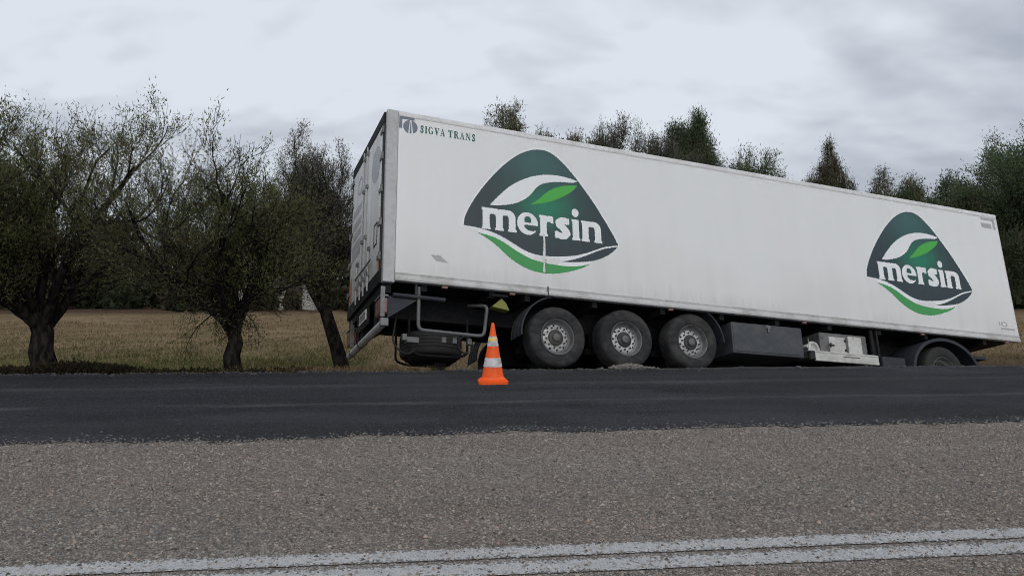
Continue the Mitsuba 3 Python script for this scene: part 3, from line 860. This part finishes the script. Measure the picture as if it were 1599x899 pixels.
hood = cat_([arc_sheet(7.93, -.60, .10, 10, 150, .02, .30, .05), tube(bend([[7.86, .02, -.60], [7.86, .02, -.45], [8.02, .02, -.45], [8.07, .02, -.60]], .07), .03, 8), bx(7.88, 8.03, .03, .28, -.60, -.47, .02)])
tp('air_hood', hood, 'unit_white', smooth=30)
tp('filler_neck', tube([[7.92, .05, -.75], [7.92, .05, -.60]], .065, 14), 'rubber', smooth=40)
tp('filler_pin', tube([[7.87, .03, -.44], [7.865, .03, -.36]], .012, 8), 'galv')
for y_ in (.42, WT - .52):
    tp('landing_leg', cat_([bx(9.75, 9.87, y_, y_ + .12, -.78, -.06), bx(9.66, 9.96, y_ - .08, y_ + .2, -.80, -.78)]), 'steel')
tp('side_rail', cat_([bx(9.36, 9.42, .02, .06, -.70, -.10), bx(9.50, 9.54, .02, .06, -.60, -.10)]), 'steel')

# wheel chock in its holder under the rear
WC = 'wheel_chock'
pg = Polygon([(1.74, -.30), (2.03, -.34), (1.97, -.22), (1.90, -.16)])
m = extr(pg, .16); v = np.array(m.vertices)
m = trimesh.Trimesh(np.stack([v[:, 0], .22 - v[:, 2], v[:, 1]], -1), m.faces); trimesh.repair.fix_normals(m)
tag(add(WC, m, 'mat_chock', None, False, MT), 'dull yellow wedge shaped wheel chock stowed under the trailer behind its rear wheel', 'wheel chock')
tp('chock_holder', bx(1.72, 2.0, .03, .24, -.14, -.10), 'steel')

# ------------------------------------------------------------------ tractor: what stands under the trailer's front
TR = 'truck_tractor'
tag(TR, 'dark truck tractor end with arched mudguard in the ditch under the trailer nose', 'truck')
tc = (11.2, -.79)
for near in (True, False):
    y_ = .04 if near else WT - .04
    wheel(TR, tc[0], y_, tc[1], near, .5, 1.04, 'tyre_far')
    y0 = .0 if near else WT - .62
    g = add('mudguard', arc_sheet(tc[0], tc[1], .640, 5, 178, y0, y0 + .62, .018, 30, .86), 'mat_plastic', TR, 30, MT)
    add('mudguard_lip', cat_([arc_sheet(tc[0], tc[1], .600, 5, 178, y0 - .012, y0 + .03, .06, 30, .82), bx(tc[0] + .80, tc[0] + 1.12, y0, y0 + .5, tc[1] + .30, tc[1] + .36, .01)]), 'mat_plastic', g, 30, MT)
for y_ in (.86, 1.62):
    add('frame_rail', bx(9.7, 13.2, y_, y_ + .09, -.82, -.56), 'mat_steel', TR, False, MT)
add('axle', tube([[tc[0], .3, tc[1]], [tc[0], 1.29, tc[1]], [tc[0], 2.28, tc[1]]], [.09, .17, .09], 12), 'mat_steel', TR, 40, MT)
add('fifth_wheel', bx(11.0, 12.3, .85, 1.73, -.50, -.42, .02), 'mat_steel', TR, False, MT)
add('battery_box', bx(9.60, 10.18, .04, .62, -.90, -.58, .03), 'mat_plastic', TR, False, MT)

# ------------------------------------------------------------------ traffic cone
def f_cone(p, n, uv):
    g = mikit.fbm(p.x * 9.0, p.y * 9.0, p.z * 9.0, 4)
    return mikit.mix((0.97, 0.118, 0.006), (0.78, 0.095, 0.014), mikit.smoothstep(0.55, 0.85, g))


def f_band(p, n, uv):
    g = mikit.fbm(p.x * 14.0, p.y * 14.0, p.z * 14.0, 4)
    return mikit.mix((0.66, 0.64, 0.65), (0.42, 0.39, 0.40), mikit.smoothstep(0.42, 0.72, g))


pbr('cone_orange', mikit.proc(f_cone), .45)
pbr('cone_band', mikit.proc(f_band), .35)
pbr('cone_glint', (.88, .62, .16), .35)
CX, CY, CZ = -.24, 10.40, .014
MC = np.eye(4); MC[:3, 3] = (CX, CY, CZ)
ca, sa = math.cos(.10), math.sin(.10); MC[:2, :2] = [[ca, -sa], [sa, ca]]
k = 'traffic_cone'
tag(k, 'orange traffic cone with two whitish bands standing on the dark strip beside the trailer', 'cone')
rc = lambda z: .142 - (z - .05) / .70 * .125
base = extr(sbox(-.145, -.145, .145, .145).buffer(.035, 8), .035)
top_ = extr(sbox(-.125, -.125, .125, .125).buffer(.035, 8), .02).apply_translation([0, 0, .035])
add('base', cat_([base, top_]), 'mat_cone_orange', k, False, MC)
prof = [(0, .05), (.155, .05), (.150, .065), (rc(.08), .08)] + [(rc(z), z) for z in (.2, .32, .47, .6, .70, .735)] + [(.012, .75), (0, .752)]
add('cone_body', lathe(prof, 'z', 40), 'mat_cone_orange', k, 30, MC)
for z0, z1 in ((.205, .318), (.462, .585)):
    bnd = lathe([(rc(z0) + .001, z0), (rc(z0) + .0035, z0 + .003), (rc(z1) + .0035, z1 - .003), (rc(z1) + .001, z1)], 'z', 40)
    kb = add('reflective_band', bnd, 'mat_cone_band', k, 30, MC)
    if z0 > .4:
        add('painted_glint', lathe([(rc(.525) + .002, .525), (rc(.525) + .005, .527), (rc(.568) + .005, .566), (rc(.568) + .002, .568)], 'z', 40), 'mat_cone_glint', kb, 30, MC)  # bright glint on the upper band, painted as a yellow ring


# ------------------------------------------------------------------ trees
def f_bark(p, n, uv):
    g = mikit.fbm(p.x * 22.0, p.y * 22.0, p.z * 7.0, 4)
    return mikit.mix((0.014, 0.012, 0.012), (0.052, 0.044, 0.039), mikit.smoothstep(0.3, 0.75, g))


def h_bark(p, n, uv):
    return mikit.fbm(p.x * 30.0, p.y * 30.0, p.z * 8.0, 4)


mat('bark', {'type': 'bumpmap', 'arbitrary': mikit.proc(h_bark, 4e-3), 'scale': 0.03, 'b': {'type': 'diffuse', 'reflectance': mikit.proc(f_bark)}})
mat('leaf', {'type': 'principledthin', 'base_color': VC, 'roughness': .75, 'spec_trans': 0.0, 'diff_trans': 1.1})
norm = lambda a: a / np.maximum(np.linalg.norm(a, axis=-1, keepdims=True), 1e-9)


def tubes(P, r0, r1, sides):
    """tubes along the polylines P (n, k, 3), radii r0 -> r1 (n)"""
    n, k, _ = P.shape
    t = norm(np.gradient(P, axis=1))
    u = norm(np.cross(t, np.where(np.abs(t[..., 2:]) > .9, [1.0, 0, 0], [0, 0, 1.0])))
    w = np.cross(t, u)
    r = r0[:, None] + (r1 - r0)[:, None] * np.linspace(0, 1, k)[None]
    a = np.arange(sides) * 2 * np.pi / sides
    V = P[:, :, None] + r[:, :, None, None] * (np.cos(a)[:, None] * u[:, :, None] + np.sin(a)[:, None] * w[:, :, None])
    idx = np.arange(n * k * sides).reshape(n, k, sides)
    q = np.stack([idx[:, :-1], np.roll(idx, -1, 2)[:, :-1], np.roll(idx, -1, 2)[:, 1:], idx[:, 1:]], -1).reshape(-1, 4)
    return V.reshape(-1, 3), np.concatenate([q[:, [0, 1, 2]], q[:, [0, 2, 3]]])


def sprout(rng, P, R0, R1, K, t0, t1, ang, ratio, k2, up, wob, L=None, thin=.5):
    """K children on each polyline"""
    n, k, _ = P.shape
    L = np.linalg.norm(np.diff(P, axis=1), axis=2).sum(1) if L is None else L
    t = np.clip(t0 + (t1 - t0) * (np.arange(K)[None] + rng.uniform(0, 1, (n, K))) / K, 0, .999) * (k - 1)
    i = t.astype(int); fr = (t - i)[..., None]
    ar = np.arange(n)[:, None]
    p = P[ar, i] * (1 - fr) + P[ar, np.minimum(i + 1, k - 1)] * fr
    d = norm(P[ar, np.minimum(i + 1, k - 1)] - P[ar, i])
    az = (np.arange(K)[None] * 2.4 + rng.uniform(0, 6.28, (n, 1)) + rng.normal(0, .5, (n, K)))[..., None]
    u = norm(np.cross(d, np.where(np.abs(d[..., 2:]) > .9, [1.0, 0, 0], [0, 0, 1.0]))); w = np.cross(d, u)
    th = np.radians(rng.uniform(*ang, (n, K)))[..., None]
    d = (np.cos(th) * d + np.sin(th) * (np.cos(az) * u + np.sin(az) * w)).reshape(-1, 3)
    p = p.reshape(-1, 3)
    tt = (t / (k - 1)).reshape(-1)
    ln = (L[:, None] * ratio * rng.uniform(.78, 1.15, (n, K))).reshape(-1) * (1.15 - .45 * tt)
    r = (R0[:, None] + (R1 - R0)[:, None] * t / (k - 1)).reshape(-1) * thin
    pts = [p]
    for _ in range(k2 - 1):
        d = norm(d + np.array([0, 0, up]) + rng.normal(0, wob, d.shape))
        p = p + d * (ln / (k2 - 1))[:, None]
        pts.append(p)
    return np.stack(pts, 1), r, r * .45


OLIVE = ((0.134, 0.155, 0.063), (0.168, 0.167, 0.085), (0.118, 0.125, 0.072), (0.202, 0.182, 0.101))
GREEN = ((0.106, 0.144, 0.077), (0.125, 0.165, 0.085), (0.094, 0.12, 0.077), (0.15, 0.165, 0.092))
BROWN = ((0.165, 0.15, 0.099), (0.195, 0.169, 0.109), (0.142, 0.135, 0.094), (0.144, 0.155, 0.09))
GREY = ((0.149, 0.148, 0.12), (0.167, 0.157, 0.124), (0.129, 0.131, 0.108), (0.178, 0.167, 0.127))


def leaves(rng, P, count, size, width, palette, tlo=.1, spread=.05):
    n, k, _ = P.shape
    b = rng.integers(0, n, count)
    t = rng.uniform(tlo, 1, count) * (k - 1.001)
    i = t.astype(int); fr = (t - i)[:, None]
    p = P[b, i] * (1 - fr) + P[b, i + 1] * fr
    p = p + rng.normal(0, 1, (count, 3)) * spread
    d = norm(norm(P[b, i + 1] - P[b, i]) + rng.normal(0, .6, (count, 3)))
    s = norm(np.cross(d, rng.normal(0, 1, (count, 3))))
    ln = (size * rng.uniform(.6, 1.3, count))[:, None]
    V = np.stack([p - s * ln * width, p + d * ln, p + s * ln * width], 1).reshape(-1, 3)
    F = np.arange(count * 3).reshape(-1, 3)
    pal = np.array(palette)
    clump = meshkit.fbm(p * 1.3, 2, 5)                     # twigs of one branch turn colour together
    sel = np.clip(((clump - .25) * 2 + rng.normal(0, .22, count)) * len(pal), 0, len(pal) - 1).astype(int)
    c = pal[sel] * rng.uniform(.65, 1.4, (count, 1))
    return V, F, np.repeat(c, 3, 0)


def tree(name, label, cat, x, y, h, r, seed, palette, nleaf=30000, leaf=.085, width=.16, trunk=.7, limbs=5, lean=(0, 0), open_=34, shape='vase', bare=.35, group=None, trunk_r=.11, sink=.15, droop=0, spread=.055, taper=0.0):
    rng = np.random.default_rng(seed)
    z0 = float(ground_z(x, y)) - sink
    if shape == 'cone':
        k0 = 10
        P0 = np.stack([np.linspace(0, lean[0], k0) + rng.normal(0, .02, k0), np.linspace(0, lean[1], k0) + rng.normal(0, .02, k0), np.linspace(0, 1, k0) * 3.6], -1)[None]
        R0, R1 = np.array([trunk_r]), np.array([.012])
        L1 = sprout(rng, P0, R0, R1, 64, .12, .99, (50, 80), .34, 6, .09, .10, L=np.array([3.6]))
        top = (1.06 - (L1[0][:, 0, 2] / 3.6))[:, None, None] * rng.uniform(.7, 1.25, (64, 1, 1))
        L1 = (L1[0][:, :1] + (L1[0] - L1[0][:, :1]) * top, L1[1] * .5, L1[2] * .4)
        L2 = sprout(rng, *L1, 8, .15, 1, (22, 60), .46, 5, .14, .14)
        L3 = sprout(rng, *L2, 4, .1, 1, (15, 50), .7, 4, .22, .12)
        levels, wood0 = [L1, L2, L3], (P0, R0, R1)
    else:
        k0 = 5
        tl = np.linspace(0, 1, k0)
        P0 = np.stack([lean[0] * tl, lean[1] * tl, trunk * tl + 0 * tl], -1)[None] + rng.normal(0, .015, (1, k0, 3)) * np.array([1, 1, .3])
        R0, R1 = np.array([trunk_r]), np.array([trunk_r * .82])
        up1 = .10 if shape == 'vase' else .06
        L1 = sprout(rng, P0, R0, R1, limbs, .72, .99, (open_ * .55, open_ * 1.3), 1, 8, up1, .13, L=np.full(1, 1.9), thin=.66)
        L1 = (L1[0], L1[1] * .95, L1[2] * .7)
        L2 = sprout(rng, *L1, 9, .15, 1, (28, 68), .55, 7, .10, .15)
        L3 = sprout(rng, *L2, 7, .10, 1, (22, 60), .52, 5, .10, .17)
        L4 = sprout(rng, *L3, 6, .05, 1, (12, 48), .80, 5, .24, .11)
        levels, wood0 = [L1, L2, L3, L4], (P0, R0, R1)
        if droop:
            Ld = sprout(rng, *L1, droop, .15, .55, (55, 95), .30, 7, -.12, .16, thin=.22)
            Ld2 = sprout(rng, *Ld, 7, .15, 1, (25, 60), .50, 4, -.10, .18)
            levels += [Ld, Ld2]
    allp = np.vstack([l[0].reshape(-1, 3) for l in levels])
    top = np.percentile(allp[:, 2], 99.6)
    zs = (h + sink) / top
    ctr = np.median(allp[:, :2], 0) * 0
    rad = np.percentile(np.hypot(*(allp[:, :2] - ctr).T), 93)
    ks = r / rad
    sc = np.array([ks, ks, zs])

    def fit(P):
        q = P.copy()
        # the trunk keeps its place, the crown is fitted to its height and spread
        low = np.clip(P[..., 2] / max(trunk, .2), 0, 1)[..., None] if shape != 'cone' else 1.0
        q[..., :2] = P[..., :2] * (1 + (ks - 1) * low if shape != 'cone' else ks)
        q[..., 2] = P[..., 2] * zs
        if taper:
            q[..., :2] *= np.clip(1.25 - taper * 1.25 * np.clip(P[..., 2:] / top, 0, 1.1), .08, 1.2)
        return q + np.array([x, y, z0])

    V, F, off = [], [], 0
    Pf = [fit(wood0[0])] + [fit(l[0]) for l in levels]
    # flare of the trunk's foot
    pv, pf = tubes(Pf[0], wood0[1] * 1.25, wood0[2], 12)
    V.append(pv); F.append(pf); off += len(pv)
    for P, l, s in zip(Pf[1:3], levels[:2], (8, 5)):
        pv, pf = tubes(P, l[1], np.maximum(l[2], .004), s)
        V.append(pv); F.append(pf + off); off += len(pv)
    k = name if name not in labels else None
    k = key_of(name)
    tag(k, label, cat, group)
    add('trunk', (np.vstack(V), np.vstack(F)), 'mat_bark', k, True)
    V, F, off = [], [], 0
    for P, l in zip(Pf[3:], levels[2:]):
        pv, pf = tubes(P, np.maximum(l[1], .004), np.full(len(P), .0025), 3)
        V.append(pv); F.append(pf + off); off += len(pv)
    add('twigs', (np.vstack(V), np.vstack(F)), 'mat_bark', k, True)
    # leaves thin out towards the top
    src = Pf[3:] if shape != 'cone' else Pf[2:]
    V, F, C, off = [], [], [], 0
    tot = sum(len(s_) for s_ in src)
    for s_ in src:
        hz = (s_[:, -1, 2] - z0) / (h + sink)
        keep = rng.uniform(0, 1, len(s_)) > bare * np.clip((hz - .45) / .5, 0, 1)
        s_ = s_[keep]
        v, f, c = leaves(rng, s_, int(nleaf * len(s_) / tot), leaf, width, palette, .1, spread)
        V.append(v); F.append(f + off); C.append(c); off += len(v)
    add('crown', (np.vstack(V), np.vstack(F)), 'mat_leaf', k, False, color=np.vstack(C))
    return k


tree('almond_tree', 'spreading dark tree with a forked black trunk at the far left', 'tree', -7.27, 12.95, 4.12, 2.05, 21, OLIVE, 115000, leaf=.05, limbs=8, open_=46, lean=(-.05, .0), bare=.15, trunk_r=.17, trunk=.62, spread=.07)
tree('almond_tree', 'olive tree with forked trunk and bare shoots on top, midway between left edge and trailer', 'tree', -4.36, 12.95, 3.4, 2.0, 5, OLIVE, 80000, leaf=.05, limbs=8, open_=46, lean=(.02, .0), bare=.5, trunk_r=.125, trunk=.55, droop=2, spread=.065)
tree('almond_tree', 'grey twiggy tree with a leaning trunk just left of the trailer doors', 'tree', -3.30, 17.2, 5.35, 1.8, 33, GREY, 90000, leaf=.05, limbs=8, open_=36, lean=(-.62, .1), bare=.4, trunk_r=.14, trunk=1.5, spread=.06)
tree('almond_tree', 'tree cut off by the left edge of the picture', 'tree', -10.2, 13.2, 4.3, 1.9, 44, GREEN, 80000, leaf=.055, limbs=7, open_=42, bare=.3, trunk_r=.13, spread=.07)
tree('almond_tree', 'brown twiggy tree top above the rear emblem, leftmost of those behind the trailer', 'tree', -.62, 17.3, 5.85, 1.35, 8, BROWN, 125000, leaf=.06, limbs=8, open_=34, lean=(.62, 0), bare=.0, trunk_r=.14, trunk=1.5, spread=.07)
tree('slim_tree', 'small tuft of a tree top just right of the leftmost crown above the trailer', 'tree', 1.15, 18.2, 5.55, .75, 9, BROWN, 45000, leaf=.06, spread=.07, limbs=5, open_=24, bare=.1, trunk=1.8)
tree('slim_tree', 'twiggy grey tree top above the trailer, third from its rear', 'tree', 1.85, 19.0, 6.05, .95, 10, GREY, 50000, leaf=.06, spread=.07, limbs=6, open_=24, bare=.15, trunk=1.6)
tree('slim_tree', 'thin sparse tree top left of the tall pointed tree behind the trailer', 'tree', 3.15, 19.6, 6.0, .95, 12, GREY, 36000, leaf=.06, spread=.07, limbs=5, open_=26, bare=.2, trunk=1.6)
tree('pointed_tree', 'dense dark tree with a pointed top rising above the middle of the trailer', 'tree', 4.5, 21.0, 6.45, 1.8, 13, GREEN, 95000, limbs=9, open_=34, trunk=2.2, taper=.85, bare=.0, trunk_r=.14, leaf=.065, spread=.08)
tree('bushy_tree', 'low bushy crown on the right flank of the tall pointed tree', 'tree', 5.35, 20.4, 5.45, 1.0, 14, GREEN, 60000, leaf=.065, spread=.09, limbs=6, open_=34, bare=.1, trunk=1.4)
tree('bushy_tree', 'low round crown ending the tree group above the middle of the trailer', 'tree', 6.15, 20.8, 5.2, .8, 15, OLIVE, 45000, leaf=.065, spread=.09, limbs=6, open_=30, bare=.1, trunk=1.4)
tree('conifer_tree', 'conifer with a thin spire above the front half of the trailer', 'tree', 8.7, 23.0, 6.1, 1.8, 16, BROWN, 50000, limbs=8, open_=32, trunk=2.2, taper=.92, bare=.2, trunk_r=.12, leaf=.06, spread=.07)
tree('bushy_tree', 'brownish bush top right of the thin spired conifer', 'tree', 10.4, 23.5, 5.3, 1.15, 17, BROWN, 55000, leaf=.065, spread=.08, limbs=6, open_=34, bare=.1, trunk=1.2)
tree('bushy_tree', 'greyish low crown above the front emblem, left of the large dark tree', 'tree', 12.0, 24.0, 4.95, 1.15, 18, GREY, 50000, leaf=.065, spread=.08, limbs=6, open_=34, bare=.15, trunk=1.2)
tree('large_tree', 'large dense dark green tree at the right edge behind the trailer nose', 'tree', 13.75, 21.8, 6.6, 2.5, 19, GREEN, 170000, limbs=9, open_=36, bare=.0, trunk_r=.17, trunk=1.1, leaf=.08, width=.19, spread=.11)
tree('large_tree', 'shorter dark green crown filling the gap below the large tree at the right edge', 'tree', 11.9, 22.6, 4.9, 1.6, 20, GREEN, 80000, limbs=7, open_=40, bare=.0, trunk_r=.13, trunk=.8, leaf=.08, width=.19, spread=.1)

# ------------------------------------------------------------------ ground cover
def blades(rng, x, y, h, w, cols, lean=.5):
    n = len(x)
    z = ground_z(x, y) - .01
    a = rng.uniform(0, 6.28, n)
    p = np.stack([x, y, z], -1)
    s = np.stack([np.cos(a), np.sin(a), 0 * a], -1) * w[:, None]
    tip = p + np.stack([rng.normal(0, lean, n) * h, rng.normal(0, lean, n) * h, h], -1)
    V = np.stack([p - s, p + s, tip], 1).reshape(-1, 3)
    F = np.arange(3 * n).reshape(-1, 3)
    c = np.array(cols)[rng.integers(0, len(cols), n)] * rng.uniform(.7, 1.3, (n, 1))
    return V, F, np.repeat(c, 3, 0)


rng = np.random.default_rng(77)
mat('grass', {'type': 'principledthin', 'base_color': VC, 'roughness': .8, 'spec_trans': 0.0, 'diff_trans': .5})
n = 112000
u = rng.uniform(0, 1, n)
s = .25 + 34 * u ** 1.9
x = rng.uniform(-1, 1, n) * (9 + s * .72)
y = crest(x) + s
patch_ = meshkit.fbm(np.stack([x * .8, y * .8, 0 * x], -1), 3, 6)
keep = patch_ + rng.uniform(-.25, .25, n) > .42 + 1.0 * ((x > -1.2) & (x < 9.6) & (s < 7.5)) + .2 * (s < .7)
x, y, s = x[keep], y[keep], s[keep]
n = len(x)
h = rng.uniform(.05, .17, n) * np.interp(s, [0, .6, 2], [.45, .7, 1.0])
TAN = ((.235, .175, .102), (.195, .142, .084), (.29, .22, .132), (.14, .105, .062), (.13, .115, .056))
v, f, c = blades(rng, x, y, h, rng.uniform(.004, .009, n) * np.interp(s, [0, 10, 34], [1, 1.6, 3]), TAN)
tag(add('dry_grass', (v, f), 'mat_grass', color=c), 'dry tan stubble grass on the bank and field behind the trailer', 'grass', kind='stuff')
n = 34000
x = rng.uniform(-14, -3.2, n); s = 2 + rng.gamma(3.2, 2.6, n); x = x * (1 + s * .02); y = crest(x) + s
keep = meshkit.fbm(np.stack([x * .9, y * .9, 0 * x], -1), 3, 16) + rng.uniform(-.2, .2, n) > np.interp(x, [-6.5, -3.2], [.34, .62])
x, y = x[keep], y[keep]; n = len(x)
v, f, c = blades(rng, x, y, rng.uniform(.06, .18, n), rng.uniform(.006, .014, n), ((.075, .09, .03), (.10, .105, .04), (.06, .07, .028), (.14, .125, .06)))
tag(add('green_grass', (v, f), 'mat_grass', color=c), 'green grass growing under the trees on the left', 'grass', kind='stuff')

n = 2600
x = rng.uniform(-11, 12, n)
x = x + .25 * np.sin(x * 9) 
keep = meshkit.fbm(np.stack([x * 2.3, 0 * x, 0 * x], -1), 3, 31) > .5
x = x[keep]; n = len(x)
y = crest(x) + np.abs(rng.normal(.10, .14, n)) + .02
v, f, c = blades(rng, x, y, rng.uniform(.03, .10, n) * np.where((x > -1) & (x < 9.6), .5, 1), rng.uniform(.003, .006, n), ((.10, .085, .05), (.07, .07, .035), (.15, .12, .075), (.05, .045, .03)))
tag(add('verge_grass', (v, f), 'mat_grass', color=c), 'sparse dark tufts along the outer edge of the dark strip', 'grass', kind='stuff')

# leaf litter and low dark undergrowth along the crest at the left
n = 15000
x = np.concatenate([rng.uniform(-10.5, -5.6, n * 3 // 4), rng.uniform(-10.5, -3.0, n - n * 3 // 4)])
sp = np.abs(rng.normal(.55, .42, n)) + .10
y = crest(x) + sp
hgt = .15 * meshkit.fbm(np.stack([x * 1.1, y * 1.1, 0 * x], -1), 3, 23) * np.interp(x, [-10, -8.5, -6.2, -5.2], [.9, .9, 1.1, .25])
p = np.stack([x, y, ground_z(x, y) + hgt * rng.uniform(0, 1.6, n)], -1)
d = norm(rng.normal(0, 1, (n, 3))); q = norm(np.cross(d, rng.normal(0, 1, (n, 3))))
ln = rng.uniform(.03, .08, n)[:, None]
V = np.stack([p, p + d * ln * .5 + q * ln * .3, p + d * ln, p + d * ln * .5 - q * ln * .3], 1).reshape(-1, 3)
qq = np.arange(4 * n).reshape(-1, 4)
c = np.array([(.032, .027, .021), (.052, .042, .028), (.042, .045, .026), (.075, .056, .036)])[rng.integers(0, 4, n)]
tag(add('undergrowth', (V, np.concatenate([qq[:, [0, 1, 2]], qq[:, [0, 2, 3]]])), 'mat_leaf', color=np.repeat(c, 4, 0)), 'dark low undergrowth and leaf litter around the leftmost trunk', 'undergrowth', kind='stuff')

# ------------------------------------------------------------------ far side of the field: a wood and a low pale building
rng = np.random.default_rng(5)
V, F, C, off = [], [], [], 0
nt = 230
tx = np.linspace(-80, 100, nt) + rng.normal(0, .8, nt)
ty = 60 + rng.uniform(0, 14, nt) + np.abs(tx) * .05
th = np.where(np.arange(nt) % 2 == 0, rng.uniform(4.6, 7.6, nt), rng.uniform(2.0, 3.8, nt))     # trees, and shrubs between them
for x0, y0, h0 in zip(tx, ty, th):
    if -25.5 < x0 < -9.5:                                  # round the low building: trees behind it, shrubs before it
        if h0 > 4.2: y0 = max(y0, 68.0)
        else: y0, h0 = 59.0, h0 * .5
    m_ = 720
    zb = float(ground_z(x0, y0))
    tz = rng.uniform(0, 1, m_) ** .85
    az_ = rng.uniform(0, 6.283, m_)
    prof_ = np.sqrt(np.clip(1 - (np.abs(tz - .38) / np.where(tz < .38, .55, .64)) ** 2, 0.02, 1))
    dirn = np.stack([np.cos(az_), np.sin(az_), tz * 2], -1)
    rr = np.minimum(2.6, h0 * .42) * prof_ * rng.uniform(.1, 1, m_) ** .5 * (.6 + .8 * meshkit.noise(dirn * 1.6 + x0, 3))
    p = np.stack([x0 + rr * np.cos(az_), y0 + rr * np.sin(az_), zb + tz * h0], -1)
    d = norm(rng.normal(0, 1, (m_, 3)) + [0, 0, .6]); q = norm(np.cross(d, rng.normal(0, 1, (m_, 3))))
    ln = rng.uniform(.3, .75, m_)[:, None]
    V.append(np.stack([p - d * ln * .5 - q * ln * .3, p + d * ln * .6, p - d * ln * .3 + q * ln * .4], 1).reshape(-1, 3))
    F.append(np.arange(3 * m_).reshape(-1, 3) + off); off += 3 * m_
    base_c = np.array([(.062, .074, .046), (.080, .078, .050), (.094, .080, .058)])[rng.integers(0, 3)]
    C.append(np.repeat(base_c * rng.uniform(.6, 1.4, (m_, 1)), 3, 0))
tag(add('distant_woodland', (np.vstack(V), np.vstack(F)), 'mat_leaf', color=np.vstack(C)), 'dark wood along the far side of the dry field', 'wood', kind='stuff')

pbr('plaster', (.42, .41, .39), .8)
pbr('tiles', (.095, .078, .068), .85)
pbr('pane', (.03, .035, .04), .2)
FB = 'farm_building'
tag(FB, 'long low pale building glimpsed through the trees across the field', 'building')
bx0, bx1, by, bz = -23.0, -14.6, 61.5, -.40
add('wall', bx(bx0, bx1, by, by + 3.2, bz - .3, bz + 2.05), 'mat_plaster', FB)
rp = Polygon([(-.3, 1.98), (1.6, 2.55), (3.5, 1.98), (3.5, 2.1), (1.6, 2.68), (-.3, 2.1)])
m = trimesh.creation.extrude_polygon(rp, bx1 - bx0 + .6, engine='earcut'); v = np.array(m.vertices)
m = trimesh.Trimesh(np.stack([v[:, 2] + bx0 - .3, by + v[:, 0], bz + v[:, 1]], -1), m.faces); trimesh.repair.fix_normals(m)
add('roof', m, 'mat_tiles', FB)
for xw in (-21.6, -19.8, -17.9):
    w_ = add('window', bx(xw, xw + .9, by - .03, by + .02, bz + 1.0, bz + 1.6), 'mat_pane', FB)
    add('frame', cat_([bx(xw - .06, xw, by - .05, by + .01, bz + .94, bz + 1.66), bx(xw + .9, xw + .96, by - .05, by + .01, bz + .94, bz + 1.66), bx(xw, xw + .9, by - .05, by + .01, bz + 1.6, bz + 1.66), bx(xw, xw + .9, by - .05, by + .01, bz + .94, bz + 1.0)]), 'mat_plaster', w_)
add('door', bx(-16.4, -15.5, by - .03, by + .02, bz - .1, bz + 1.85), 'mat_tiles', FB)
